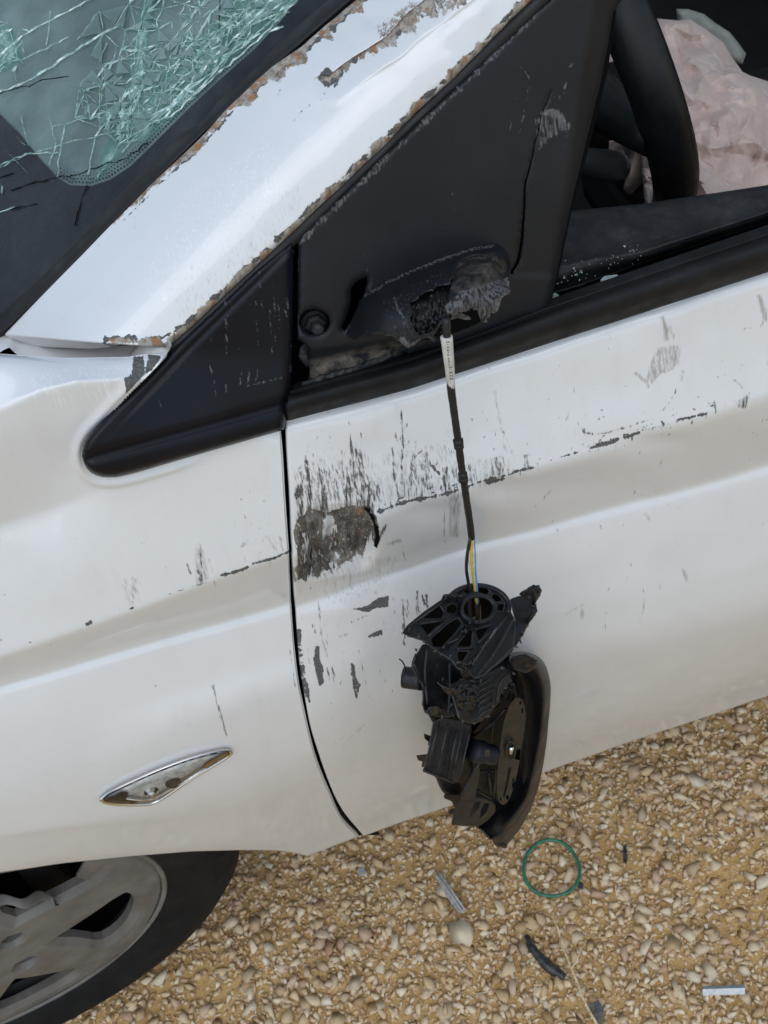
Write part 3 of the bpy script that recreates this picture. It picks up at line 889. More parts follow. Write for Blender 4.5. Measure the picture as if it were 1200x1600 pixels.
# ---- patches: triangulated sheets bounded by an outline
from mathutils.geometry import delaunay_2d_cdt
def patch(name, poly, step, mapf, mat, parent, flange=.004, holes=(), fields=None, seed=1, fdir=None, creases=()):
    loops = []
    for P in [poly]+list(holes):
        P = np.asarray(P, float)
        P = np.vstack([P, P[:1]])
        L = np.linalg.norm(np.diff(P, axis=0), axis=1)
        pts = []
        for a, b, l in zip(P[:-1], P[1:], L):
            n = max(1, int(round(l/step)))
            pts += [a+(b-a)*i/n for i in range(n)]
        loops.append(np.array(pts))
    B = np.vstack(loops)
    lo, hi = loops[0].min(0), loops[0].max(0)
    gx, gy = np.meshgrid(np.arange(lo[0], hi[0], step), np.arange(lo[1], hi[1], step*.87))
    gx[1::2] += step/2
    I = np.stack([gx.ravel(), gy.ravel()], -1)
    rr = np.random.default_rng(seed)
    I = I+rr.normal(size=I.shape)*step*.08
    def inside(q, P):
        ins = np.zeros(len(q), bool)
        for a, b in zip(P, np.roll(P, -1, 0)):
            c = (a[1] > q[:, 1]) != (b[1] > q[:, 1])
            with np.errstate(divide='ignore', invalid='ignore'):
                ins ^= c & (q[:, 0] < a[0]+(q[:, 1]-a[1])*(b[0]-a[0])/(b[1]-a[1]))
        return ins
    ok = inside(I, loops[0])
    for h in loops[1:]:
        ok &= ~inside(I, h)
    I = I[ok]
    db = np.min([dist_poly(I, np.vstack([l, l[:1]])) for l in loops], axis=0) if len(I) else np.zeros(0)
    I = I[db > step*.45]
    edges, c = [], 0
    for l in loops:
        n = len(l)
        edges += [(c+i, c+(i+1) % n) for i in range(n)]
        c += n
    for cl_ in creases:
        cl_ = np.asarray(cl_)
        I = I[dist_poly(I, np.vstack([cl_, cl_[:1]])) > step*.45]
    for cl_ in creases:
        edges += [(c+i, c+(i+1) % len(cl_)) for i in range(len(cl_))]
        c += len(cl_)
        B = np.vstack([B, cl_])
    A = np.vstack([B, I])
    v2, e2, f2, ov, _, _ = delaunay_2d_cdt([Vector(p) for p in A], edges, [], 0, 1e-6)
    v2 = np.array([tuple(v) for v in v2])
    cen = np.array([v2[list(f)].mean(0) for f in f2])
    keep = inside(cen, loops[0])
    for h in loops[1:]:
        keep &= ~inside(cen, h)
    f2 = [f for f, k in zip(f2, keep) if k]
    d = np.min([dist_poly(v2, np.vstack([l, l[:1]])) for l in loops], axis=0)
    P3 = mapf(v2, d)
    V = [P3]
    Fc = [tuple(f) for f in f2]
    src = [np.arange(len(v2))]
    cnt = len(v2)
    if flange:
        # boundary edges of the kept faces
        from collections import Counter
        ec = Counter()
        dire = {}
        for f in Fc:
            for i in range(len(f)):
                a, b = f[i], f[(i+1) % len(f)]
                k = (min(a, b), max(a, b))
                ec[k] += 1
                dire[k] = (a, b)
        be = [dire[k] for k, n in ec.items() if n == 1]
        bv = sorted({i for e in be for i in e})
        rem = {v: cnt+i for i, v in enumerate(bv)}
        D = P3[bv]-CAM
        D /= np.linalg.norm(D, axis=1, keepdims=True)
        if fdir is not None:
            D = np.broadcast_to(np.asarray(fdir, float), D.shape)
        V.append(P3[bv]+D*flange)
        src.append(np.array(bv))
        Fc += [(b, a, rem[a], rem[b]) for a, b in be]
    V = np.vstack(V)
    t3 = np.array([f[:3] for f in f2])
    fn = np.cross(P3[t3[:, 1]]-P3[t3[:, 0]], P3[t3[:, 2]]-P3[t3[:, 0]])
    if (fn*(CAM-P3[t3[:, 0]])).sum() < 0:
        Fc = [f[::-1] for f in Fc]
    o = mesh_obj(name, V, Fc, mat, parent)
    if fields is not None:
        Q = v2[np.concatenate(src)]
        fl = Field(Q)
        fields(fl)
        for k in ('scuff', 'chip', 'dust'):
            at = o.data.attributes.new(k, 'FLOAT', 'POINT')
            at.data.foreach_set('value', fl.f[k].astype(np.float32))
    return o
def rnd(d, w, r):
    """edge rounding: how far the surface falls back at distance d from its edge"""
    t = np.clip(1-d/w, 0, 1)
    return r*(1-np.sqrt(np.clip(1-t*t, 0, 1)))

shadow_y = door_y([(p[0]+8, p[1]) for p in SHADOW[0]]).mean()
patch('hollow_shadow', jag(SHADOW[0]+SHADOW[0][:1], .5, 8, 3)[:-1], 4, lambda q, d: on_y(q, shadow_y-.0018+.003*np.clip(1-d/4, 0, 1)), MAT['dark_void'], door, .001)  # black sliver on the door skin standing in for the dent's shadow
# ---- black corner trim on the wing
trim_poly = np.vstack([[(455, 378)], [(400, 421), (340, 478)], TRI[:-1], [(444, 671), (450, 640), (455, 590), (458, 480), (459, 379)]])
INNER = np.array([(452, 385), (300, 545), (150, 712), (455, 618)])
def trim_map(q, d):
    # inner triangle stands proud of a sloping border; lower rail below a groove
    off = -.010+rnd(d, 16, .006)
    band = dist_poly(q, np.array([(140, 716), (300, 672), (458, 628)], float))
    off = off+.003*np.exp(-(band/8)**2)
    dg = dist_poly(q, np.array([(448, 395), (300, 540), (150, 700)], float))
    off = off+.0015*np.exp(-(dg/4)**2)
    P = on_g(q, off)
    y2 = np.interp(q[:, 1], [560, 640, 745], [.0, -.007, -.0175])    # follow the wing below the belt
    P2 = on_y(q, y2-.004+rnd(d, 14, .005)+.0022*np.exp(-(band/8)**2))
    w = np.clip((q[:, 1]-540)/190, 0, 1)[:, None]
    w = w*w*(3-2*w)
    return P*(1-w)+P2*w
def trim_wear(f):
    rr = np.random.default_rng(5)
    for x in np.arange(330, 456, 5.5):
        t = rr.uniform(400, 500)
        f.stroke('scuff', [(x-2, t), (x+2, t+rr.uniform(40, 110))], rr.uniform(-2.2, 1.0), .56)
    for p, w in (([(328, 570), (333, 590), (338, 618)], .6), ([(352, 600), (354, 612)], .8), ([(250, 627), (251, 637)], .6), ([(375, 600), (378, 580)], 1.0), ([(388, 598), (390, 582)], 1.2), ([(400, 594), (404, 575)], .8), ([(384, 604), (440, 590)], 1.0)):
        f.stroke('scuff', p, w)
trim = patch('corner_trim', trim_poly, 3.5, trim_map, MAT['gloss_plastic'], car, .012, fields=trim_wear)

# ---- A pillar
PR = resample([(262, 542), (300, 510), (360, 453), (462, 358), (560, 264), (700, 130), (846, -12), (1150, -300)], 200)      # towards the window
PL = resample([(9, 521), (60, 468), (180, 346), (290, 236), (400, 130), (560, -4), (900, -300)], 200)                   # towards the screen
PRw = on_g(PR, -.004)
PLw = on_g(PL, .060)
WN = None
pill = []
for f_, off_ in ((0, -.004), (.04, -.0074), (.28, -.0030), (.50, .0088), (.75, .0310), (.95, .0540), (1.0, .060)):
    pill.append(on_g(PR*(1-f_)+PL*f_, off_))
PG = ease(loft(pill, [8, 28, 28, 24, 20, 8]), 10)
PQ = proj(PG)
# crushed fold running up the pillar
fold = np.array([(500, 128), (516, 130), (545, 108), (600, 70), (650, 28), (690, -5), (760, -60)], float)
df = dist_poly(PQ, fold)
PG[..., 1] += .006*np.exp(-(df/13)**2)-.004*np.exp(-(np.abs(df-20)/10)**2)*np.clip((400-PQ[..., 1])/300, 0, 1)
PG[..., 1] += .0035*(vnoise2(PQ[..., 0]/60, PQ[..., 1]/60, 14)-.5)*np.clip((420-PQ[..., 1])/250, 0, 1)
PG[..., 2] += .002*(vnoise2(PQ[..., 0]/25, PQ[..., 1]/25, 15)-.5)*np.clip((200-PQ[..., 1])/150, 0, 1)
fp = Field(PQ)
edR = [tuple(p) for p in PR]
fp.band('rust', [(175, 531), (200, 533), (235, 537), (262, 542)]+[tuple(p) for p in PR[4::6]], np.r_[2, 4, 6, 9, np.full(len(PR[4::6]), 7.5)], 41, .95, .06)
fp.band('chip', [(166, 530), (200, 529), (235, 531), (255, 527)]+[tuple(p+np.array([-5, -5])) for p in PR[8::6]], 3.2, 42, 1.2, .16)
lf = [tuple(p) for p in PL if p[1] < 352]
fp.band('rust', lf[::5], np.interp([p[1] for p in lf[::5]], [-300, 0, 150, 250, 350], [20, 16, 11, 7, 1]), 43, .9, .06)
fp.band('chip', [(p[0]+6, p[1]+6) for p in lf[::5]], np.interp([p[1] for p in lf[::5]], [-300, 0, 150, 250, 350], [5, 4, 3, 2, 0]), 46, 1.2, .2)
fp.band('rust', [tuple(p) for p in fold], [3, 5, 4, 6, 10, 13, 17], 44, .8, .1)
fp.band('chip', [tuple(p) for p in fold], [2, 6, 4, 5, 6, 8, 10], 48, 1.0, .12)
fp.band('chip', [(508, 112), (514, 130), (530, 122)], 8, 45, .7, .2)
fp.area('rust', [(585, 40), (640, 5), (690, -20), (720, 0), (660, 30), (600, 62)], .55, 10)
fp.stroke('scuff', [(516, 134), (500, 150), (470, 176), (455, 195)], .5)
fp.area('smear', [(260, 440), (330, 400), (440, 310), (470, 300), (380, 420), (290, 490)], .37, 24)
fp.area('rub', [(300, 300), (420, 230), (430, 330), (330, 420), (250, 470), (230, 440)], .42, 30)
fp.nicks('scuff', 30, (60, 300, 420, 530), 47, 2, 7, .4)
for p, w in (([(210, 340), (211, 358)], .8), ([(350, 305), (357, 308)], 1.2), ([(448, 190), (449, 191)], 1.0), ([(165, 465), (185, 480)], .4), ([(290, 370), (308, 374)], .5), ([(435, 150), (438, 142)], 1.2)):
    fp.stroke('scuff', p, w)
pillar = panel('windscreen_pillar', PG, MAT['paint'], car, .014, {k: fp.f[k] for k in ('scuff', 'chip', 'rust', 'smear', 'rub', 'dirt', 'bare')})
pillar['label'] = 'white windscreen pillar with rusty torn paint along both edges'
# pillar foot step, a white return below the pillar above the wing
ft = [on_g([(-60, 600), (9, 545), (30, 556), (100, 566), (200, 562), (262, 552)], [.055, .05, .046, .03, .02, .012]),
      on_g([(-60, 560), (9, 524), (30, 541), (100, 548), (200, 546), (262, 540)], [.07, .064, .060, .046, .030, .008])]
ft = [resample(f_, 40, True) for f_ in ft]
FTG = loft([ft[1], (ft[0]+ft[1])/2+np.array([0, .008, 0]), ft[0]], [5, 5])
panel('pillar_foot', FTG[:, :34], MAT['roof_white'], car, 0)

# ---- rubber line between pillar and window frame
sealp = resample([(258, 551), (300, 517), (360, 461), (463, 366), (560, 273), (700, 139), (852, -8), (1100, -250)], 60)
tube('window_seal', on_g(sealp, -.002), .0042, MAT['seal'], car, 8)
# plinth of the window frame behind sail and trim
bp = [(300, 530), (463, 372), (560, 280), (852, 0), (1000, -120), (965, 0), (950, 110), (915, 250), (893, 330), (862, 480), (845, 505), (470, 612), (455, 640), (300, 690), (200, 700)]
patch('frame_backing', bp, 40, lambda q, d: on_g(q, .030), MAT['dark_void'], car, .002)

# ---- mirror sail panel on the door
crack = [(893, 112), (880, 122), (862, 140), (848, 172), (838, 215), (828, 255), (819, 290), (817, 330), (814, 370), (808, 405), (797, 428)]
sail_poly = [(466, 372), (560, 282), (700, 148), (850, 6), (960, -100), (1010, -120), (1030, -115), (985, -20), (958, 20), (950, 70), (938, 130), (916, 220), (893, 318), (872, 420), (861, 478), (848, 494), (822, 497),
             (760, 520), (700, 538), (640, 551), (600, 566), (540, 583), (490, 597), (482, 598), (484, 578), (480, 560), (483, 545), (474, 536), (465, 530)]
crack = jag(crack[2:], .7, 12, 4)
crack_hole = [tuple(p) for p in crack]+[(x+np.interp(y, [110, 250, 420], [.5, 1.6, 4.5]), y) for x, y in crack[::-1]]
def rec(q, c, rx, ry):
    return np.linalg.norm((q-np.array(c))/np.array([rx, ry]), axis=-1)
def sail_map(q, d):
    off = -.006+rnd(np.where(dist_poly(q, np.array(crack, float)) < 9, 99, d), 7, .0025)
    low = np.clip((q[:, 1]-(548-(q[:, 0]-465)*.10))/14, 0, 1)       # torn lower strip lies deeper
    off = off+.007*low*(q[:, 0] < 640)
    off = off+.0012*(vnoise2(q[:, 0]/90, q[:, 1]/90, 5)-.5)
    bow = np.clip(1-rec(q, (690, 330), 260, 300)**2, 0, 1)
    off = off+.014*np.clip((q[:, 0]-(905-.16*(q[:, 1]-150)))/40, 0, 1)
    off = off+.0012*(q[:, 0] > np.interp(q[:, 1], crack[:, 1], crack[:, 0]))*np.clip((q[:, 1]-140)/200, 0, 1)*(q[:, 1] < 432)
    return on_g(q, off-.006*bow)
def sail_wear(f):
    for p, w in (([(815, 105), (824, 118), (830, 125), (820, 170), (810, 220)], .8), ([(810, 140), (803, 175), (795, 210)], .6), ([(885, 126), (880, 145), (872, 160)], 1.5), ([(887, 104), (899, 99)], 1.5),
                 ([(845, 178), (862, 172), (880, 185), (890, 197)], 3.2), ([(884, 195), (886, 215), (883, 240)], 1.0), ([(860, 176), (845, 220)], 1.0), ([(706, 300), (712, 340)], .4), ([(784, 238), (783, 250)], .4)):
        f.stroke('scuff', p, w, .8)
    f.area('scuff', [(835, 190), (875, 170), (890, 200), (860, 215), (842, 235)], .52, 8)
    for p, w in (([(846, 180), (862, 173), (880, 186), (889, 197)], 1.8), ([(884, 128), (879, 146), (872, 160)], 1.2), ([(829, 126), (820, 170), (811, 215)], .6), ([(886, 198), (886, 216)], .8), ([(888, 104), (898, 100)], 1.0)):
        f.stroke('chip', p, w)
    f.band('scuff', [(470, 376), (560, 290), (700, 156), (840, 20)], 4, 7, .9, .1, level=.55)
    f.stroke('scuff', [(466, 372), (465, 470)], 1.0, .45)
    f.stroke('scuff', [(572, 395), (573, 425)], 1.0, .5)
    f.area('dust', [(482, 570), (560, 548), (640, 535), (610, 562), (540, 585), (484, 600)], .8, 8)
    f.nicks('chip', 26, (480, 150, 880, 420), 3, 1, 2.5, .5)
hole_bolt = [(491+24*math.cos(a), 503+20*math.sin(a)) for a in np.linspace(0, 2*math.pi, 22, endpoint=False)]
hole_notch = [(573, 432), (574, 440), (571, 452), (567, 466), (560, 478), (553, 492), (545, 507), (538, 516), (534, 512), (540, 498), (546, 484), (549, 468), (548, 452), (556, 441)]
sail = patch('mirror_sail_panel', sail_poly, 6, sail_map, MAT['sail_plastic'], car, .008, holes=[hole_bolt, hole_notch, crack_hole], fields=sail_wear)
sail['label'] = 'scuffed black plastic sail panel with a torn mirror foot'
# bolt sunk in the panel
bc = on_g([(491, 505)], .012)[0]
nd = np.array([.0, -1, GK])
nd /= np.linalg.norm(nd)
def disc_stack(name, c, n, prof, mat, parent, seg=24, jag=0):
    n = np.asarray(n, float)/np.linalg.norm(n)
    a = np.cross(n, [0, 0, 1.0])
    a /= np.linalg.norm(a)
    b = np.cross(n, a)
    V, Fc = [], []
    for i, (rr, h) in enumerate(prof):
        for k in range(seg):
            t = 2*math.pi*k/seg
            V.append(c+n*h+rr*(math.cos(t)*a+math.sin(t)*b))
    for i in range(len(prof)-1):
        for k in range(seg):
            p, q_ = i*seg+k, i*seg+(k+1) % seg
            Fc.append((p, q_, q_+seg, p+seg))
    Fc.append(tuple(range(seg)))
    Fc.append(tuple(range((len(prof)-1)*seg, len(prof)*seg))[::-1])
    o = mesh_obj(name, V, Fc, mat, parent, False)
    fix_normals(o)
    return o
disc_stack('bolt', bc, nd, [(.0065, -.004), (.0065, .003), (.0055, .004), (.0042, .004), (.0042, .009), (.0034, .0105)], MAT['bolt_metal'], sail, 6)
disc_stack('washer', bc-nd*.003, nd, [(.0085, -.002), (.0085, .003), (.0080, .0035)], MAT['trim_dark'], sail, 20)
# torn tabs under the bolt
tab = [(470, 540), (478, 536), (483, 548), (480, 560), (488, 566), (480, 574), (472, 566), (466, 556)]
patch('torn_tab', tab, 4, lambda q, d: on_g(q, .004-.003*vnoise2(q[:, 0]/5, q[:, 1]/5, 2)), MAT['trim_dark'], sail, .003)
# lower broken ledge
ledge = resample([(470, 606), (520, 590), (560, 578), (600, 564), (612, 556)], 40)
LG = []
for i, (o_, dy) in enumerate(((.006, -12), (-.001, -7), (-.002, 0), (.004, 6))):
    L = ledge.copy()
    L[:, 1] += dy*(1+.5*(vnoise(np.arange(40)*.7, 60+i)-.5))
    LG.append(on_g(L, o_+.002*(vnoise(np.arange(40)*.9, 50+i)-.5)))
panel('torn_ledge', loft(LG, [4, 5, 4], (1, 2)), MAT['torn_plastic'] if False else MAT['trim_dark'], sail, .004)
wedge = [(606, 572), (622, 552), (660, 545), (760, 520), (838, 498), (846, 505), (760, 532), (680, 556), (608, 577)]
patch('lower_lip', wedge, 6, lambda q, d: on_g(q, .002+rnd(d, 5, .002)), MAT['rubber'], sail, .006)

# ---- torn mirror foot
foot_top = resample([(541, 523), (549, 502), (558, 480), (572, 458), (600, 440), (640, 421), (690, 401), (740, 385), (765, 380), (784, 384), (794, 396), (798, 414)], 60, True)
foot_low = [(793, 438), (798, 455), (783, 468), (777, 487), (766, 490), (761, 503), (752, 506), (746, 486), (737, 482), (727, 488), (715, 489), (706, 494), (697, 492), (690, 506), (681, 518), (678, 536), (670, 528), (656, 532),
            (645, 540), (637, 544), (626, 536), (612, 526), (590, 522), (566, 524), (552, 530)]
broken = [(641, 500), (645, 484), (641, 474), (652, 468), (662, 458), (676, 455), (684, 447), (700, 446), (706, 436), (703, 456), (698, 470), (694, 482), (690, 499), (680, 514), (668, 521), (654, 524), (646, 512)]
def foot_h(q):
    t = np.clip(dist_poly(q, foot_top)/np.interp(q[:, 0], [540, 600, 640, 700, 760, 800], [36, 62, 85, 90, 75, 40]), 0, 1)
    h = .058*np.sin(t*math.pi/2)**1.1
    return h*np.interp(q[:, 0], [540, 570, 640, 720, 780, 800], [.35, .7, 1, 1.05, .9, .7])
foot_low_j = jag(foot_low, .9, 3)
def foot_map(q, d):
    lowd = dist_poly(q, np.asarray(foot_low, float))
    hd = dist_poly(q, np.array(broken+broken[:1], float))
    rough = np.exp(-(np.minimum(lowd, hd)/8)**2)
    h = foot_h(q)
    # pad seat: a shallow round platform with a groove round it
    pad = rec(q, (748, 442), 47, 46)
    h = h+.003*np.exp(-((pad-1.0)/.10)**2)*(q[:, 1] < 445)-.004*np.exp(-((pad-.86)/.05)**2)*(q[:, 1] < 440)
    h = h+rough*(.003*(vnoise2(q[:, 0]/4, q[:, 1]/7, 8)-.5)+.0025*(vnoise2(q[:, 0]/1.8, q[:, 1]/4, 9)-.5))
    h = h-.004*np.exp(-(lowd/3)**2)
    return on_g(q, -.010-h)
def foot_wear_highlight(f):
    f.stroke('scuff', [(570, 462), (600, 444), (640, 425), (690, 405), (740, 389), (770, 384)], 2.0, .54)  # pale scuff colour painted along the top arch as its highlight
    f.area('scuff', [(600, 470), (640, 450), (690, 425), (705, 440), (650, 470), (636, 500), (640, 540), (620, 520)], .40, 10)
    f.area('chip', [(700, 470), (730, 450), (780, 438), (796, 452), (775, 485), (748, 500), (738, 480), (700, 490)], .42, 8)
    f.area('scuff', [(695, 480), (720, 455), (790, 435), (796, 460), (760, 500), (700, 492)], .56, 8)
    f.area('dust', [(700, 450), (720, 415), (770, 398), (786, 410), (788, 435), (720, 455)], .45, 6)
    f.band('chip', [(793, 438), (798, 455), (783, 468), (777, 487), (761, 503)], 3, 4, .8, .3, level=.62)
    f.stroke('scuff', [(628, 530), (637, 543), (648, 538)], 4, .7)
    f.stroke('scuff', [(617, 465), (620, 480), (630, 495)], 1.5, .6)
foot = patch('mirror_foot', np.vstack([foot_top, foot_low_j]), 2.6, foot_map, MAT['sail_plastic'], sail, .010, holes=[jag(broken+broken[:1], .8, 5)[:-1]], fields=foot_wear_highlight)
foot['label'] = 'torn and splintered stump of the mirror foot'
# splintered inside of the broken foot
def inner_map(q, d):
    rough = vnoise2(q[:, 0]/3.0, q[:, 1]/11, 12)*.006+vnoise2(q[:, 0]/1.5, q[:, 1]/4, 13)*.003
    return on_g(q, -.010-foot_h(q)+.004+rough+rnd(d, 6, -.004))
patch('splintered_core', [(632, 506), (634, 476), (660, 450), (690, 438), (716, 424), (716, 470), (702, 505), (680, 530), (650, 534)], 2.6, inner_map, MAT['broken_plastic'], sail, .004)
patch('foot_cavity', [(560, 470), (640, 430), (740, 400), (780, 410), (785, 450), (768, 492), (742, 508), (690, 528), (640, 536), (600, 524)], 12, lambda q, d: on_g(q, -.0125), MAT['dark_void'], sail, .001)
# a small hook of plastic hanging at the opening
hook = [(700, 490), (712, 487), (722, 489), (733, 494), (736, 499), (728, 500), (716, 497), (702, 500)]
patch('plastic_hook', hook, 2.5, lambda q, d: on_g(q, -.044+.003*vnoise2(q[:, 0]/4, q[:, 1]/4, 7)), MAT['torn_plastic'], sail, .004)

# ---- belt weatherstrip
def belt_row(dy0, dy1, off, ext=1500):
    base = np.array([(452, 652), (640, 603), (850, 534), (1200, 420), (ext, 322)], float)
    h = np.interp(base[:, 0], [452, 640, 850, 1200, 1500], [38, 40, 48, 52, 52])
    base[:, 1] = base[:, 1]-h*dy0+dy1
    return on_y(resample_x(base, np.linspace(452, ext, 120)), off)
WS = loft([belt_row(0, 6, .002), belt_row(0, 4, -.006), belt_row(.25, 0, -.011), belt_row(.6, 0, -.010), belt_row(.86, 0, -.005), belt_row(.95, 0, .001), belt_row(1.05, 0, .0015), belt_row(1.32, 0, .010)], [3, 6, 8, 6, 4, 3, 4], sharp=(1, 5))
ws = panel('belt_weatherstrip', WS, MAT['rubber'], door, .006)
# slot lip of the window opening and inner trim rail
def rail(pts, z, n=60):
    return on_z(resample(pts, n), z)
slot = [rail([(850, 480), (900, 461), (1000, 428), (1200, 360), (1500, 262)], .996), rail([(850, 470), (900, 449), (1000, 416), (1200, 348), (1500, 250)], .972), rail([(850, 462), (905, 440), (1000, 408), (1200, 340), (1500, 242)], .958)]
panel('glass_slot', loft(slot, [5, 5]), MAT['dark_void'], door, .004)
IT = [rail([(852, 462), (905, 447), (1000, 412), (1200, 347), (1500, 250)], .975), rail([(856, 440), (905, 425), (1000, 404), (1200, 338), (1500, 243)], .992), rail([(860, 419), (905, 410), (1000, 394), (1200, 331), (1500, 235)], .998),
      rail([(862, 410), (905, 402), (1000, 386), (1200, 324), (1500, 228)], .993), rail([(868, 396), (905, 390), (1000, 370), (1200, 316), (1500, 222)], .990), rail([(872, 350), (905, 344), (1000, 335), (1200, 302), (1500, 215)], .988),
      rail([(874, 334), (905, 331), (1000, 322), (1200, 292), (1500, 205)], .984), rail([(876, 331), (905, 328), (1000, 319), (1200, 289), (1500, 202)], .975)]
ITG = loft(IT, [6, 4, 4, 4, 10, 4, 3], sharp=(2,))
ITQ = proj(ITG)
ITG[..., 2] += .0012*(vnoise2(ITQ[..., 0]/9, ITQ[..., 1]/9, 5)-.5)*(ITQ[..., 1] > 380)
inner = panel('door_inner_trim', ITG, MAT['inner_trim'], door, .02)
E_IT = ITG[-1]
# ---- windscreen
wa, wb = on_g([(9, 521)], .064)[0], on_g([(560, -4)], .064)[0]
wdir = wb-wa
wdir /= np.linalg.norm(wdir)
wacr = np.array([-.16, 1.0, .015])
WNRM = np.cross(wdir, wacr)
WNRM /= np.linalg.norm(WNRM)
if WNRM[2] < 0:
    WNRM = -WNRM
def on_w(q, off=0.0):
    """a point on the windscreen, off metres above it"""
    d = rays(q)
    p = wa[None]+WNRM[None]*np.reshape(off, (-1, 1))
    t = ((p-CAM)*WNRM).sum(-1)/(d@WNRM)
    return CAM+d*t[:, None]
def make_glass():
    t = NT('shattered_glass')
    tr = t.n('ShaderNodeBsdfTransparent')
    tr.inputs[0].default_value = (.56, .72, .68, 1)
    gl = t.n('ShaderNodeBsdfGlossy')
    gl.inputs['Roughness'].default_value = .09
    gl.inputs['Color'].default_value = (.9, .95, .95, 1)
    df = t.n('ShaderNodeBsdfDiffuse')
    df.inputs[0].default_value = (.27, .37, .35, 1)
    fr = t.n('ShaderNodeFresnel')
    fr.inputs[0].default_value = 1.5
    nb = t.bump(t.noise(26, 3), .10, .003)
    t.l(nb, gl.inputs['Normal'])
    m1 = t.n('ShaderNodeMixShader')
    haze = t.math('MULTIPLY', t.ramp(t.noise(14, 5, .6), .3, .75), .40)
    t.l(t.math('ADD', haze, .34), m1.inputs[0])
    t.l(tr.outputs[0], m1.inputs[1])
    t.l(df.outputs[0], m1.inputs[2])
    m2 = t.n('ShaderNodeMixShader')
    t.l(t.math('MULTIPLY', fr.outputs[0], 1.0, clamp=True), m2.inputs[0])
    t.l(m1.outputs[0], m2.inputs[1])
    t.l(gl.outputs[0], m2.inputs[2])
    t.l(m2.outputs[0], t.t.nodes['Material Output'].inputs['Surface'])
    return t.m
def make_crack():
    t = NT('crack_glass')
    tr = t.n('ShaderNodeBsdfTransparent')
    tr.inputs[0].default_value = (.75, .9, .86, 1)
    df = t.n('ShaderNodeBsdfDiffuse')
    df.inputs[0].default_value = (.60, .82, .76, 1)
    gl = t.n('ShaderNodeBsdfGlossy')
    gl.inputs['Roughness'].default_value = .15
    m1 = t.n('ShaderNodeMixShader')
    t.l(t.ramp(t.noise(220, 3), .35, .65, .25, .95), m1.inputs[0])
    t.l(tr.outputs[0], m1.inputs[1])
    t.l(df.outputs[0], m1.inputs[2])
    m2 = t.n('ShaderNodeMixShader')
    m2.inputs[0].default_value = .22
    t.l(m1.outputs[0], m2.inputs[1])
    t.l(gl.outputs[0], m2.inputs[2])
    t.l(m2.outputs[0], t.t.nodes['Material Output'].inputs['Surface'])
    return t.m
def make_milky():
    t = NT('crushed_glass')
    tr = t.n('ShaderNodeBsdfTransparent')
    tr.inputs[0].default_value = (.8, .95, .91, 1)
    df = t.n('ShaderNodeBsdfDiffuse')
    df.inputs[0].default_value = (.46, .66, .61, 1)
    m1 = t.n('ShaderNodeMixShader')
    vo = t.n('ShaderNodeTexVoronoi', feature='F1')
    vo.inputs['Scale'].default_value = 130
    t.l(t.coord(), vo.inputs['Vector'])
    f = t.math('MULTIPLY', t.ramp(t.noise(45, 5, .7), .36, .66), t.ramp(vo.outputs['Color'], .1, .9, .25, .95))
    t.l(t.math('MULTIPLY', f, t.attr('fade')), m1.inputs[0])
    t.l(tr.outputs[0], m1.inputs[1])
    t.l(df.outputs[0], m1.inputs[2])
    t.l(m1.outputs[0], t.t.nodes['Material Output'].inputs['Surface'])
    return t.m
MAT['milky'] = make_milky()
MAT['glass'] = make_glass()
MAT['crack'] = make_crack()
simple('frit', (.010, .011, .0135), .30, .25, 60, .15, 300, dust=.25, dustcol=(.06, .062, .066))
scr_edge = resample([(4, 522), (50, 474), (176, 345), (288, 233), (398, 127), (556, -8), (800, -220)], 40)
glass_poly = [(-420, 470), (-40, 520)]+[tuple(p) for p in scr_edge]+[(900, -520), (300, -600), (-420, -330)]
def glass_map(q, d):
    wav = .0035*(vnoise2(q[:, 0]/120, q[:, 1]/110, 31)-.5)
    crush = .007*(vnoise2(q[:, 0]/45, q[:, 1]/60, 32)-.5)*np.exp(-(rec(q, (330, 80), 190, 150))**2)
    return on_w(q, wav+crush)
screen = patch('windscreen', glass_poly, 16, glass_map, MAT['glass'], car, .005, fdir=-WNRM)
screen['label'] = 'shattered greenish windscreen with a net of cracks'
# black border printed on the glass and the moulding along the pillar
edge_in = [(476, -12), (440, 35), (400, 78), (350, 122), (300, 168), (268, 200), (236, 232), (205, 262), (175, 282), (145, 292), (112, 291), (92, 280), (60, 245), (30, 208), (0, 178), (-420, 20)]
fr_poly = [(-420, 470), (-40, 520)]+[tuple(p) for p in scr_edge if p[1] > -60]+[(606, -60), (520, -60)]+edge_in
patch('frit_band', fr_poly, 14, lambda q, d: glass_map(q, d)+WNRM*.0012, MAT['frit'], screen, 0)
# printed dots fading the border out
dots = []
ein = resample(edge_in[2:12], 70)
nrm2 = np.stack([np.gradient(ein[:, 1]), -np.gradient(ein[:, 0])], -1)
nrm2 /= np.linalg.norm(nrm2, axis=1, keepdims=True)
V, Fc = [], []
for k in range(1, 5):
    for i in range(len(ein)):
        c = ein[i]+nrm2[i]*(-k*5.2)+(np.gradient(ein, axis=0)[i]*.5 if k % 2 else 0)
        if dist_poly(c[None], ein)[0] < 2:
            continue
        rad = 2.2-.38*k
        n = len(V)
        ring = np.array([c+rad*np.array([math.cos(a), math.sin(a)]) for a in np.linspace(0, 2*math.pi, 6, endpoint=False)])
        V += list(glass_map(ring, None)+WNRM*.0013)
        Fc.append(tuple(range(n, n+6)))
mesh_obj('frit_dots', V, Fc, MAT['frit'], screen)
mould = resample([(-30, 536), (4, 512), (60, 458), (178, 337), (290, 226), (400, 120), (556, -16), (800, -226)], 60)
MG = loft([on_w(mould+np.array([8, 8]), .000), on_w(mould+np.array([4, 4]), .004), on_w(mould-np.array([3, 3]), .0045), on_w(mould-np.array([12, 12]), .0015)], [3, 4, 3])
panel('screen_moulding', MG, MAT['seal'], screen, .003)
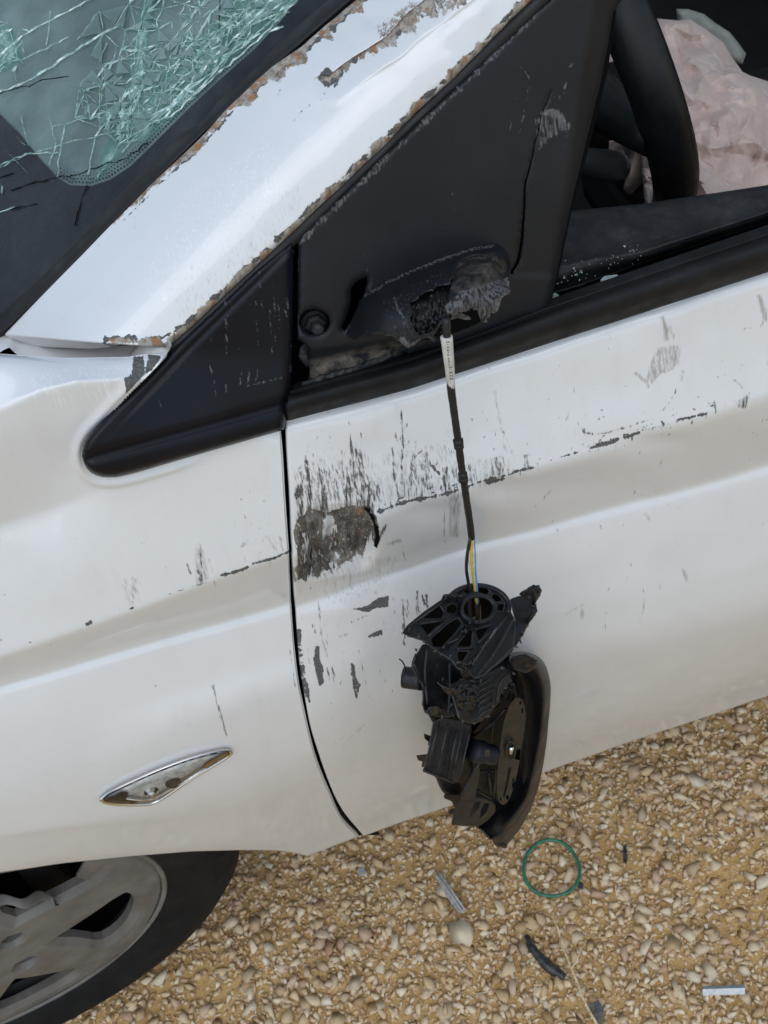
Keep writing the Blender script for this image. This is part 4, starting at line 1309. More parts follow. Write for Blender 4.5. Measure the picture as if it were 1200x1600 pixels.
# cracks: slivers standing in the glass
def cracks(name, segs, wlo, whi, seed, mat):
    rr = np.random.default_rng(seed)
    V, Fc = [], []
    for s in segs:
        s = np.asarray(s, float)
        n = max(3, int(np.linalg.norm(np.diff(s, axis=0), axis=1).sum()/9))
        P = resample(s, n)
        P[1:-1] += rr.normal(size=(n-2, 2))*1.1
        w = (wlo+(whi-wlo)*rr.random()**2.2*1.5)*(.35+rr.random(n))
        w[0] = w[-1] = .15
        T = np.gradient(P, axis=0)
        T /= np.maximum(np.linalg.norm(T, axis=1, keepdims=True), 1e-9)
        Nn = np.stack([-T[:, 1], T[:, 0]], -1)
        b = len(V)
        hh = .0016+.0012*rr.random(n)
        A, B = glass_map(P-Nn*w[:, None], None)+WNRM*.0014, glass_map(P+Nn*w[:, None], None)+WNRM*.0014
        M = glass_map(P, None)+WNRM*hh[:, None]
        for i in range(n):
            V += [A[i], M[i], B[i]]
        for i in range(n-1):
            for k in range(2):
                p = b+i*3+k
                Fc.append((p, p+1, p+4, p+3))
    return mesh_obj(name, V, Fc, mat, screen, False)
rr = np.random.default_rng(77)
long_ = [[(232, -10), (222, 40), (212, 90), (206, 150), (208, 190), (200, 205), (176, 250), (155, 280)], [(240, 0), (226, 60), (216, 110), (210, 160), (214, 196)], [(205, 0), (214, 50)],
         [(206, 110), (232, 140), (262, 172)], [(470, 0), (400, 70), (330, 128), (270, 185), (215, 200)], [(440, -10), (370, 60), (300, 130), (255, 190)], [(350, 0), (310, 60), (262, 120), (240, 200)],
         [(400, 10), (330, 60), (230, 85)], [(0, 150), (60, 120), (130, 75), (190, 40)], [(0, 90), (50, 50), (110, 20), (160, -10)], [(0, 100), (40, 95), (110, 60)], [(82, 20), (75, 75)], [(0, 45), (20, 55), (30, 95)],
         [(35, 180), (48, 230)], [(80, 260), (90, 225), (78, 180)], [(92, 280), (104, 195)], [(84, 200), (150, 185), (215, 195)], [(60, 240), (120, 222), (200, 205)], [(0, 262), (50, 240), (95, 240)], [(140, 275), (152, 215), (190, 165)],
         [(118, 0), (130, 16)], [(270, 65), (330, -5)], [(480, -10), (350, 100), (300, 160)]]
fan = []
for _ in range(120):          # crushed corner by the pillar
    c = np.array([rr.uniform(0, 1)])[0]
    p = np.array([460, 5])*(1-c)+np.array([215, 205])*c+rr.normal(size=2)*np.array([26, 16])+np.array([-28, -16])*rr.random()*1.6
    a = rr.choice([-.9, -.75, -.3, 1.1, .2])+rr.normal()*.25
    l = rr.uniform(10, 55)
    fan.append([p-l/2*np.array([math.cos(a), math.sin(a)]), p+l/2*np.array([math.cos(a), math.sin(a)])])
for _ in range(45):
    p = np.array([rr.uniform(150, 240), rr.uniform(60, 270)])
    a = 1.75+rr.normal()*.3
    l = rr.uniform(15, 60)
    fan.append([p, p+l*np.array([math.cos(a), math.sin(a)])])
for _ in range(40):
    p = np.array([rr.uniform(-20, 40), rr.uniform(30, 110)])
    a = rr.uniform(0, 3.1)
    l = rr.uniform(8, 26)
    fan.append([p, p+l*np.array([math.cos(a), math.sin(a)])])
lim = np.array(edge_in[:-1])
fan = [f_ for f_ in fan if all(((np.array(f_)[:, 0]*.74+np.array(f_)[:, 1]) < 385).tolist())]
# net of shards: edges of a random triangulation, denser towards the pillar
npt = []
while len(npt) < 190:
    c = rr.random()
    p = np.array([455, 0])*(1-c)+np.array([195, 235])*c+np.array([-1, -.62])*abs(rr.normal())*70+rr.normal(size=2)*6
    if p[0]*.74+p[1] < 372 and p[0] > 120 and (len(npt) == 0 or np.min(np.linalg.norm(np.array(npt)-p, axis=1)) > 6+.06*max(0, 340-p[0]*.74-p[1])):
        npt.append(p)
npt = np.array(npt)
v2, e2, f2, _, _, _ = delaunay_2d_cdt([Vector(p) for p in npt], [], [], 0, 1e-6)
v2 = np.array([tuple(v) for v in v2])
net = [[v2[a], v2[b]] for a, b in e2 if np.linalg.norm(v2[a]-v2[b]) < 62 and rr.random() < .8]
cr5 = cracks('crack_net', net, .3, 1.5, 5, MAT['crack'])
cr5['kind'] = 'stuff'
V, Fc = [], []
for f in f2:                   # tilted slivers of glass
    q3 = v2[list(f)]
    if max(np.linalg.norm(q3[i]-q3[i-1]) for i in range(3)) > 60 or rr.random() < .72:
        continue
    q3 = q3.mean(0)+(q3-q3.mean(0))*.86
    b = len(V)
    P3_ = glass_map(q3, None)+WNRM*(.0016+rr.random((3, 1))*.0022)
    V += list(P3_)
    Fc.append((b, b+1, b+2) if np.cross(P3_[1]-P3_[0], P3_[2]-P3_[0])@WNRM > 0 else (b, b+2, b+1))
sh = mesh_obj('glass_slivers', V, Fc, MAT['glass'], screen, False)
sh['kind'] = 'stuff'
for k_, pl_ in enumerate(([(228, -25), (250, -25), (236, 60), (226, 130), (222, 195), (186, 250), (150, 288), (158, 240), (193, 190), (203, 100)],
                          [(482, -20), (442, 28), (392, 73), (332, 128), (272, 188), (225, 226), (200, 218), (232, 150), (300, 75), (395, -20)], [(-20, 40), (20, 42), (36, 92), (10, 115), (-20, 105)])):
    mk = patch('crushed_area', pl_, 6, lambda q, d: glass_map(q, d)+WNRM*.0013, MAT['milky'], screen, 0)
    q_ = proj(np.array([tuple(v.co) for v in mk.data.vertices]))
    at = mk.data.attributes.new('fade', 'FLOAT', 'POINT')
    at.data.foreach_set('value', np.clip(dist_poly(q_, np.array(pl_+pl_[:1], float))/14, 0, 1).astype(np.float32))
cr1 = cracks('crack_lines', long_, .4, 1.6, 1, MAT['crack'])
cr1['kind'] = 'stuff'
cr2 = cracks('crack_splinters', fan, .3, 1.7, 2, MAT['crack'])
cr2['kind'] = 'stuff'
dk = [[(0, 150), (70, 128), (110, 122)], [(105, 280), (200, 250), (235, 225)], [(20, 300), (60, 285), (110, 278)], [(20, 330), (60, 320)], [(0, 280), (25, 272)], [(345, 50), (346, 0)], [(120, 355), (130, 310), (140, 292)]]  # near-black lines among the cracks
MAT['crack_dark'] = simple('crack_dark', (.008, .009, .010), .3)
cr3 = cracks('crack_dark_lines', dk, .12, .38, 3, MAT['crack_dark'])
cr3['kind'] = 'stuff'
wl = [[(0, 335), (26, 325)], [(0, 284), (8, 296), (6, 305)], [(12, 238), (30, 256), (48, 275)], [(0, 265), (52, 240)], [(28, 215), (48, 232)]]
cr4 = cracks('frit_scratches', wl, .3, .8, 4, MAT['crack'])
cr4['kind'] = 'stuff'

# ---- cabin
def box(name, lo, hi, mat, parent, bev=.01, rot=None):
    lo, hi = np.array(lo, float), np.array(hi, float)
    V = np.array([(x, y, z) for x in (lo[0], hi[0]) for y in (lo[1], hi[1]) for z in (lo[2], hi[2])])
    if rot is not None:
        c = (lo+hi)/2
        V = (V-c)@np.array(Matrix.Rotation(rot[0], 3, rot[1])).T+c
    Fc = [(0, 1, 3, 2), (4, 6, 7, 5), (0, 4, 5, 1), (2, 3, 7, 6), (0, 2, 6, 4), (1, 5, 7, 3)]
    o = mesh_obj(name, V, Fc, mat, parent, False)
    if bev:
        bezel(o, bev, 3)
    return o
def xsec(name, prof, y0, y1, mat, parent, ny=24, wob=0):
    """profile in x-z swept along y"""
    pr = resample(prof, 40, True)
    G = np.array([[(p[0], y, p[1]) for p in pr] for y in np.linspace(y0, y1, ny)])
    return panel(name, G, mat, parent, 0)
simple('dash_top', (.105, .112, .112), .75, .2, 30, .3, 600)
dash = xsec('dashboard', [(-.45, .93), (-.25, .975), (-.05, .995), (.10, .985), (.17, .95), (.20, .88), (.19, .75), (.15, .55), (.13, .3)], .13, 1.45, MAT['dash_top'], car)
box('cabin_floor', (-.3, .05, .22), (1.9, 1.55, .27), MAT['cabin_dark'], car)
box('far_side', (-.3, 1.50, .25), (1.9, 1.56, 1.25), MAT['cabin_dark'], car)
box('fire_wall', (-.34, .05, .25), (-.30, 1.55, .93), MAT['cabin_dark'], car)
box('bulkhead', (1.85, .05, .25), (1.9, 1.55, 1.2), MAT['cabin_dark'], car)
# door inner face below the trim rail
Eb = E_IT+np.array([0, .025, 0])
Ec = E_IT+np.array([0, .035, -.55])
panel('door_inner_face', loft([E_IT+np.array([0, .001, -.004]), Eb-np.array([0, 0, .06]), Ec], [4, 10]), MAT['cabin_dark'], door, 0)
seat = box('seat_cushion', (.55, .25, .40), (1.05, .75, .55), MAT['cabin_dark'], car, .05)
box('seat_backrest', (1.05, .25, .5), (1.2, .75, 1.15), MAT['cabin_dark'], seat, .05, (.25, 'Y'))
# roof, drawn back to its real line above the frame
RFL = on_g([(1150, -300)], -.004)[0]
roofp = [(RFL[0]-.02, RFL[2]), (.75, 1.43), (1.2, 1.46), (1.9, 1.42)]
G = np.array([[(p[0], y, p[1]+.02*math.sin((y-.2)/1.2*math.pi)) for p in resample([(.52, 1.37), (.75, 1.43), (1.2, 1.46), (1.9, 1.42)], 20, True)] for y in np.linspace(.20, 1.40, 14)])
panel('roof', G, MAT['roof_white'], car, .02)
tube('roof_rail', np.vstack([on_g(resample([(1100, -250), (1500, -640)], 8), .01), [(.52, .19, 1.36), (.75, .19, 1.42), (1.2, .19, 1.44), (1.9, .19, 1.40)]]), .022, MAT['roof_white'], car, 10)
# bonnet continuing ahead of the screen, outside the picture
G = np.array([[(x, y, 1.03-.10*((x+.16)/-.9)**2+.03*math.sin((y)/1.5*math.pi)) for x in np.linspace(-.17, -1.05, 16)] for y in np.linspace(.10, 1.45, 14)])
panel('bonnet', G, MAT['roof_white'], car, .02)

# ---- steering wheel
sc_, st_ = np.array([.3523, .3680, .9540]), .3495
sw_w = np.array([-math.sin(st_), 0, math.cos(st_)])
sw_a = np.array([math.cos(st_), 0, math.sin(st_)])
ang = np.linspace(0, 2*math.pi, 97)[:-1]
V, Fc = [], []
for a in ang:
    rad = math.cos(a)*np.array([0, 1, 0])+math.sin(a)*sw_w
    for k in range(14):
        t = 2*math.pi*k/14
        V.append(sc_+rad*(.1815+.0150*math.cos(t))+sw_a*.0195*math.sin(t))
n = len(ang)
for i in range(n):
    for k in range(14):
        a, b = i*14+k, i*14+(k+1) % 14
        c, d = ((i+1) % n)*14+(k+1) % 14, ((i+1) % n)*14+k
        Fc.append((a, b, c, d))
wheel_s = mesh_obj('steering_wheel', V, Fc, MAT['leather'], car)
fix_normals(wheel_s)
for aa in (math.pi, 0, 1.5*math.pi):
    rad = math.cos(aa)*np.array([0, 1, 0])+math.sin(aa)*sw_w
    P = np.array([sc_-sw_a*.035+rad*.04, sc_-sw_a*.03+rad*.10, sc_-sw_a*.01+rad*.18])
    tube('spoke', resample(P, 8, True), np.linspace(.03, .014, 8), MAT['leather'], wheel_s, 10)
disc_stack('hub', sc_-sw_a*.05, sw_a, [(.05, -.08), (.07, -.02), (.075, .01), (.06, .03), (.02, .035)], MAT['leather'], wheel_s, 24)
tube('column', [sc_-sw_a*.05, sc_-sw_a*.30], .05, MAT['cabin_dark'], car, 16)
# indicator stalk
s0, s1 = on_y([(893, 249)], .20)[0], on_y([(968, 262)], .215)[0]
stalk = tube('column_stalk', resample([s0-(s1-s0)*.8, s0, s0*.45+s1*.55, s1], 14), np.r_[np.full(7, .009), np.linspace(.0105, .0125, 5), .0125, .011], MAT['stalk_plastic'], car, 16)
# ---- airbag, let down over the wheel
def make_airbag():
    t = NT('airbag_cloth')
    n = t.noise(35, 4)
    c = t.mix(t.ramp(n, .3, .7), (.64, .50, .455), (.72, .59, .545))
    vo = t.n('ShaderNodeTexVoronoi', feature='DISTANCE_TO_EDGE')
    vo.inputs['Scale'].default_value = 20
    dv = t.n('ShaderNodeVectorMath', operation='ADD')
    nx = t.n('ShaderNodeTexNoise')
    nx.inputs['Scale'].default_value = 14
    t.l(t.coord(), nx.inputs['Vector'])
    ns = t.n('ShaderNodeVectorMath', operation='SCALE')
    ns.inputs['Scale'].default_value = .10
    t.l(nx.outputs['Color'], ns.inputs[0])
    t.l(t.coord(), dv.inputs[0])
    t.l(ns.outputs[0], dv.inputs[1])
    t.l(dv.outputs[0], vo.inputs['Vector'])
    crs = t.math('MULTIPLY_ADD', t.noise(60, 3), .35, t.ramp(vo.outputs['Distance'], 0, .22))
    t.set(Base_Color=c, Roughness=.75, Specular_IOR_Level=.25, Normal=t.bump(crs, .45, .003), Sheen_Weight=.2)
    return t.m
MAT['airbag'] = make_airbag()
def folds(q, seed):
    """crumpled cloth: random facets at three sizes, linear between scattered points"""
    r_ = np.random.default_rng(seed)
    lo, hi = q.min(0)-70, q.max(0)+70
    out = np.zeros(len(q))
    for pitch, amp in ((62, .8), (28, .55), (13, .2)):
        gx_, gy_ = np.meshgrid(np.arange(lo[0], hi[0], pitch), np.arange(lo[1], hi[1], pitch))
        p = np.stack([gx_.ravel(), gy_.ravel()], -1)
        p = p+r_.uniform(-.45, .45, p.shape)*pitch
        z = r_.random(len(p))
        acc = np.zeros(len(q))
        v2, _, f2, _, _, _ = delaunay_2d_cdt([Vector(a) for a in p], [], [], 0, 1e-6)
        v2 = np.array([tuple(v) for v in v2])
        for f in f2:
            a, b, c = v2[f[0]], v2[f[1]], v2[f[2]]
            m_ = (q[:, 0] >= min(a[0], b[0], c[0])) & (q[:, 0] <= max(a[0], b[0], c[0])) & (q[:, 1] >= min(a[1], b[1], c[1])) & (q[:, 1] <= max(a[1], b[1], c[1]))
            if not m_.any():
                continue
            det = (b[1]-c[1])*(a[0]-c[0])+(c[0]-b[0])*(a[1]-c[1])
            if abs(det) < 1e-9:
                continue
            w0 = ((b[1]-c[1])*(q[m_, 0]-c[0])+(c[0]-b[0])*(q[m_, 1]-c[1]))/det
            w1 = ((c[1]-a[1])*(q[m_, 0]-c[0])+(a[0]-c[0])*(q[m_, 1]-c[1]))/det
            w2 = 1-w0-w1
            ok = (w0 >= -1e-6) & (w1 >= -1e-6) & (w2 >= -1e-6)
            ii = np.nonzero(m_)[0][ok]
            acc[ii] = amp*(w0[ok]*z[f[0]]+w1[ok]*z[f[1]]+w2[ok]*z[f[2]])
        out += acc
    return out
def airbag_map(q, d):
    # leans away from the rim: higher pixels lie deeper in the cabin
    y = np.interp(q[:, 1], [-20, 40, 180, 330], [.52, .47, .36, .255])+np.clip((q[:, 0]-1050)/150, 0, 2)*.02
    return on_y(q, y-.055*folds(q, 3)+rnd(d, 18, .02))
ab = [(985, 110), (1000, 60), (1026, 29), (1060, 32), (1078, 30), (1105, 47), (1130, 66), (1143, 88), (1160, 112), (1172, 118), (1200, 127), (1240, 150), (1300, 210), (1340, 330), (1200, 340), (1010, 345), (1000, 230)]
bag = patch('airbag', ab, 3.2, airbag_map, MAT['airbag'], car, .01)
es = bag.modifiers.new('crisp', 'EDGE_SPLIT')
es.split_angle = math.radians(20)
bag['label'] = 'crumpled pale pink airbag hanging out of the steering wheel'
patch('airbag_rear_fold', [(1057, 14), (1075, 14), (1100, 22), (1118, 36), (1140, 50), (1153, 66), (1166, 84), (1160, 100), (1130, 95), (1060, 60)], 5, lambda q, d: on_y(q, .56-.012*folds(q, 5)+rnd(d, 10, .012)), MAT['airbag_back'], bag, .004)
patch('airbag_lower_fold', [(1000, 150), (1012, 200), (1020, 250), (1022, 340), (1012, 325), (985, 310), (974, 295), (984, 250), (992, 190)], 4, lambda q, d: on_y(q, .30-.010*folds(q, 7)+rnd(d, 8, .01)), MAT['airbag'], bag, .004)
patch('airbag_side_fold', [(952, 220), (970, 219), (976, 240), (978, 275), (968, 262), (950, 245)], 4, lambda q, d: on_y(q, .33-.008*folds(q, 8)), MAT['airbag'], bag, .004)
patch('airbag_upper_fold', [(948, 28), (958, 48), (964, 75), (958, 96), (945, 100), (940, 75)], 4, lambda q, d: on_y(q, .40-.010*folds(q, 9)), MAT['airbag'], bag, .004)

# ---- front wheel
WS_ = .119
wn = np.array([math.sin(WS_), -math.cos(WS_), 0])
we = np.array([math.cos(WS_), math.sin(WS_), 0])
wz = np.array([0, 0, 1.0])
wc = np.array([-.4058, 0.0, .3])
def wp(r_, a, h):
    return wc+we*(r_*math.cos(a))+wz*(r_*math.sin(a))+wn*h
def lathe(name, prof, mat, parent, seg=128):
    V = [wp(r_, 2*math.pi*k/seg, h) for r_, h in prof for k in range(seg)]
    Fc = []
    for i in range(len(prof)-1):
        for k in range(seg):
            a, b = i*seg+k, i*seg+(k+1) % seg
            Fc.append((a, b, b+seg, a+seg))
    o = mesh_obj(name, V, Fc, mat, parent)
    fix_normals(o)
    return o
front_wheel = lathe('wheel', [(.205, -.16), (.205, -.006), (.2065, .002), (.212, .006), (.224, .009), (.226, .0105), (.246, .011), (.248, .0125), (.256, .0125), (.258, .0105), (.276, .006), (.290, -.006), (.297, -.02), (.300, -.04), (.300, -.15), (.28, -.175), (.205, -.178)], MAT['tyre_rubber'], car)
front_wheel['label'] = 'dusty front wheel with black tyre and broken silver hubcap'
# tread shoulder blocks
V, Fc = [], []
for k in range(64):
    a0, a1 = 2*math.pi*k/64, 2*math.pi*(k+.72)/64
    for (rr_, h) in ((.2975, -.020), (.3035, -.030), (.3035, -.150)):
        V += [wp(rr_, a0, h), wp(rr_, a1, h)]
    b = k*6
    Fc += [(b, b+1, b+3, b+2), (b+2, b+3, b+5, b+4), (b, b+2, b+4), (b+1, b+5, b+3)]
mesh_obj('tread', V, Fc, MAT['tyre_rubber'], front_wheel, False)
lathe('rim_barrel', [(.03, -.10), (.10, -.085), (.17, -.07), (.185, -.05), (.19, -.01), (.2, .0)], MAT['brake_dark'], front_wheel, 96)
# hubcap: dished disc with six windows
def hub_h(r_):
    return np.interp(r_, [0, .04, .08, .15, .185, .198, .205], [.016, .016, .013, .006, .004, .001, -.006])
HW = []
for k in range(6):
    base = math.radians(-20+60*k)
    win = [(.080, 7), (.102, 11), (.125, 15), (.150, 18.5), (.162, 17), (.169, 9), (.170, 0), (.168, -10), (.160, -17.5), (.148, -20), (.128, -15.5), (.106, -8), (.087, 1)]
    w = np.array([(r_*math.cos(base+math.radians(a)), r_*math.sin(base+math.radians(a))) for r_, a in win])
    HW.append(resample(np.vstack([w, w[:1]]), 27, True)[:-1])
broken_w = HW[1]
lugs = [np.array([(.056*math.cos(b_)+.0105*math.cos(t), .056*math.sin(b_)+.0105*math.sin(t)) for t in np.linspace(0, 2*math.pi, 14, endpoint=False)]) for b_ in [math.radians(-41+72*k) for k in range(5)]]
outer = np.array([(.203*math.cos(t), .203*math.sin(t)) for t in np.linspace(0, 2*math.pi, 120, endpoint=False)])
# the window above is torn open to the rim
tear = np.array([(r_*math.cos(math.radians(a)), r_*math.sin(math.radians(a))) for r_, a in ((.088, 44), (.112, 33), (.128, 28), (.15, 24), (.172, 27), (.176, 38), (.168, 52), (.172, 64), (.150, 66), (.12, 62), (.10, 56))])
HW[1] = tear
HC = [np.clip(np.linalg.norm(x.mean(0)+(x-x.mean(0))*1.24, axis=1, keepdims=True), 0, .186)*(lambda v: v/np.linalg.norm(v, axis=1, keepdims=True))(x.mean(0)+(x-x.mean(0))*1.24) for x in HW]
def hub_map(q, d):
    r_ = np.linalg.norm(q, axis=1)*1.0
    a = np.arctan2(q[:, 1], q[:, 0])
    h = hub_h(r_)
    w = np.min([dist_poly(q, np.vstack([x, x[:1]])) for x in HW], axis=0)
    for x, cr in zip(HW, HC):
        inn_ = np.zeros(len(q), bool)
        for a0, b0 in zip(cr, np.roll(cr, -1, 0)):
            cc_ = (a0[1] > q[:, 1]) != (b0[1] > q[:, 1])
            with np.errstate(divide='ignore', invalid='ignore'):
                inn_ ^= cc_ & (q[:, 0] < a0[0]+(q[:, 1]-a0[1])*(b0[0]-a0[0])/(b0[1]-a0[1]))
        dC, dW = dist_poly(q, np.vstack([cr, cr[:1]])), dist_poly(q, np.vstack([x, x[:1]]))
        h = h-np.where(inn_, .0055*dC/(dC+dW+1e-9), 0)
    # broad spokes are slightly faceted
    h = h+.0018*np.cos(6*(a-math.radians(10)))*np.clip((r_-.06)/.08, 0, 1)
    l = np.min([np.linalg.norm(q-x.mean(0), axis=1) for x in lugs], axis=0)
    h = h-.006*np.clip(1-(l-.0105)/.004, 0, 1)
    return wc+q[:, :1]*we+q[:, 1:]*wz+h[:, None]*wn
hubcap = patch('hubcap', outer, .0031, hub_map, MAT['hubcap_silver'], front_wheel, .009, holes=HW+lugs, fdir=-wn, creases=HC)
es = hubcap.modifiers.new('crisp', 'EDGE_SPLIT')
es.split_angle = math.radians(14)
lathe('hubcap_lip', [(.199, -.004), (.2005, .001), (.203, .0025), (.206, .001), (.207, -.004)], MAT['hubcap_silver'], front_wheel, 120)
for x in lugs:
    c = x.mean(0)
    disc_stack('lug_nut', wc+we*c[0]+wz*c[1]-wn*.012, wn, [(.0095, -.01), (.0095, .008), (.007, .012), (.003, .013)], MAT['hubcap_silver'], front_wheel, 6)
# steel wheel behind the windows
lathe('steel_disc', [(.02, -.035), (.06, -.03), (.10, -.06), (.14, -.07), (.17, -.06), (.187, -.03)], MAT['dark_void'], front_wheel, 64)
# torn strip of hubcap curling in the broken window
tr_ = np.array([wp(.118, math.radians(a), .008+.004*math.sin(a*.3)) for a in np.linspace(64, 30, 14)])
TG = loft([tr_, tr_+wz*.008+wn*.006, tr_+wz*.014-wn*.002], [3, 3])
panel('hubcap_splinter', TG, MAT['hubcap_silver'], front_wheel, .002)
pt = [(.150, 24), (.172, 26), (.190, 30), (.186, 36), (.170, 34), (.152, 31)]
pt = np.array([wp(r_, math.radians(a), .002) for r_, a in pt])
prism('hubcap_fragment', pt, .004, MAT['hubcap_silver'], front_wheel, .0008, direction=-wn)
# wheel-house liner
seg = 40
prof = [(.36, -.03), (.36, -.10), (.36, -.25), (.10, -.26)]
V = [np.array([wc[0], 0, .30])+np.array([r_*math.cos(a), .0, r_*math.sin(a)])+np.array([0, -h, 0]) for r_, h in prof for a in np.linspace(.28, math.pi+.1, seg)]
Fc = [(i*seg+k, i*seg+k+1, (i+1)*seg+k+1, (i+1)*seg+k) for i in range(3) for k in range(seg-1)]
mesh_obj('wheel_house', V, Fc, MAT['dark_void'], car)
# sill and floor pan below the door, dark and out of the light
SB = DG[-1]
panel('sill', loft([SB+np.array([0, .006, .004]), SB+np.array([0, .05, -.03]), SB+np.array([0, .10, -.01])], [4, 4]), MAT['roof_white'], car, 0)
box('floor_pan', (-.05, .10, .20), (1.9, 1.5, .215), MAT['dark_void'], car, 0)

# ---- side lamp on the wing
def wing_y(q):
    """depth of the wing skin under a pixel"""
    q = np.asarray(q, float)
    out = []
    for p in q:
        d = ((WQ-p)**2).sum(-1)
        i = np.unravel_index(np.argmin(d), d.shape)
        out.append(WG[i][1])
    return np.array(out)
lamp_o = resample([(158, 1249), (170, 1240), (200, 1225), (250, 1203), (300, 1185), (345, 1174), (361, 1174), (357, 1181), (335, 1195), (300, 1216), (262, 1242), (243, 1253), (225, 1257), (190, 1257), (166, 1254), (158, 1249)], 70, True)[:-1]
def lamp_map(base, dome):
    def f(q, d):
        y = np.interp(q[:, 0], lx, ly)
        return on_y(q, y-base-dome*np.sqrt(np.clip(d/14, 0, 1)))
    return f
lx = np.linspace(150, 370, 12)
ly = wing_y(np.stack([lx, np.interp(lx, [158, 361], [1250, 1176])], -1))
lamp = patch('side_lamp', lamp_o, 4, lamp_map(-.002, .003), MAT['lamp_reflector'], car, .008)
lamp['label'] = 'narrow clear side lamp with a chrome rim'
rim = np.vstack([lamp_o, lamp_o[:1]])
tube('chrome_rim', on_y(rim, np.interp(rim[:, 0], lx, ly)-.0022), .0016, MAT['chrome'], lamp, 6, False)
patch('lamp_tail', [(318, 1196), (345, 1180), (357, 1178), (335, 1193), (318, 1203)], 4, lamp_map(.0022, .0006), MAT['amber'], lamp, .002)
patch('lamp_black_tip', [(164, 1251), (190, 1237), (201, 1240), (197, 1248), (215, 1254), (190, 1256)], 4, lamp_map(.0022, .0006), MAT['seal'], lamp, .002)
tube('inner_reflector', on_y([(197, 1247), (225, 1251), (243, 1247), (280, 1226), (322, 1200)], np.interp([197, 225, 243, 280, 322], lx, ly)-.0032), .0013, MAT['chrome'], lamp, 6)
disc_stack('bulb', on_y([(270, 1222)], np.interp([270], lx, ly)-.0012)[0], (0, -1, .3), [(.006, -.002), (.006, .001), (.004, .003), (.001, .004)], MAT['brake_dark'], lamp, 14)
disc_stack('facet', on_y([(236, 1236)], np.interp([236], lx, ly)-.0012)[0], (0, -1, .3), [(.007, -.002), (.006, .001), (.003, .004), (.001, .005)], MAT['chrome'], lamp, 8)
def make_lens():
    t = NT('clear_lens')
    tr = t.n('ShaderNodeBsdfTransparent')
    tr.inputs[0].default_value = (.95, .95, .94, 1)
    gl = t.n('ShaderNodeBsdfGlossy')
    gl.inputs['Roughness'].default_value = .04
    fr = t.n('ShaderNodeFresnel')
    fr.inputs[0].default_value = 1.5
    m2 = t.n('ShaderNodeMixShader')
    t.l(fr.outputs[0], m2.inputs[0])
    t.l(tr.outputs[0], m2.inputs[1])
    t.l(gl.outputs[0], m2.inputs[2])
    t.l(m2.outputs[0], t.t.nodes['Material Output'].inputs['Surface'])
    return t.m
MAT['lens'] = make_lens()
patch('lens', lamp_o, 5, lamp_map(.003, .0035), MAT['lens'], lamp, .003)

# ================================================================ ground
def make_ground():
    t = NT('sandy_ground')
    n1 = t.noise(9, 6, .6)
    n2 = t.noise(160, 6, .7)
    c = t.cramp(n2, [(.28, (.40, .24, .09)), (.48, (.59, .385, .16)), (.62, (.70, .49, .235)), (.78, (.77, .59, .325))])
    c = t.mix(t.ramp(n1, .35, .7, 0, .45), c, (.55, .335, .12))
    t.set(Base_Color=c, Roughness=.95, Specular_IOR_Level=.15, Normal=t.bump(t.noise(300, 6, .7), .7, .003))
    return t.m
MAT['ground'] = make_ground()
gv, gf = [], []
NX = 180
gx = np.linspace(-1.1, 1.5, NX)
gy = np.linspace(-1.0, .9, 130)
X, Y = np.meshgrid(gx, gy)
Z = -.006+.010*(vnoise2(X*7+40, Y*7+40, 1)-.5)+.006*(vnoise2(X*22+40, Y*22+40, 2)-.5)+.004*(vnoise2(X*70+90, Y*70+90, 3)-.5)
edge = np.minimum(np.minimum(X+1.1, 1.5-X), np.minimum(Y+1.0, .9-Y))
Z = Z*np.clip(edge/.25, 0, 1)-.006*(1-np.clip(edge/.25, 0, 1))
def gz(x, y):
    return -.006+.010*(vnoise2(x*7+40, y*7+40, 1)-.5)+.006*(vnoise2(x*22+40, y*22+40, 2)-.5)
gG = np.stack([X, Y, Z], -1)
V = gG.reshape(-1, 3)
Fc = grid_faces(130, NX)
# the sheet runs on to the horizon
idx = np.arange(len(V)).reshape(130, NX)
ring = np.concatenate([idx[0, :-1], idx[:-1, -1], idx[-1, :0:-1], idx[:0:-1, 0]])
ctr = np.array([.2, -.05, 0])
cnt = len(V)
VV = [V]
FF = [Fc]
prev = ring
for sc in (2, 5, 20, 100, 600):
    R_ = ctr+(V[ring]-ctr)*np.array([sc, sc, 1])
    VV.append(R_)
    new = cnt+np.arange(len(ring))
    cnt += len(ring)
    FF.append(np.stack([prev, np.roll(prev, -1), np.roll(new, -1), new], -1))
    prev = new
ground = mesh_obj('ground', np.vstack(VV), np.vstack(FF), MAT['ground'])
fix_normals(ground)
tag(ground, kind='structure', label='pale sandy gravel ground beside the car')
def make_stone():
    t = NT('limestone')
    oi = t.attr('tone')
    h = t.attr('hue')
    c = t.cramp(oi, [(.0, (.46, .29, .14)), (.35, (.67, .47, .255)), (.65, (.78, .59, .365)), (1.0, (.87, .74, .545))])
    c = t.mix(t.ramp(h, .66, .97, 0, .6), c, (.60, .37, .27))
    c = t.mix(t.ramp(h, .02, .10, .4, 0), c, (.55, .50, .42))
    n = t.noise(240, 5, .7)
    c = t.mix(t.ramp(n, .45, .78, 0, .5), c, (.30, .195, .10))
    t.set(Base_Color=c, Roughness=.9, Specular_IOR_Level=.2, Normal=t.bump(t.noise(500, 4, .65), .6, .0012))
    return t.m
MAT['stone'] = make_stone()
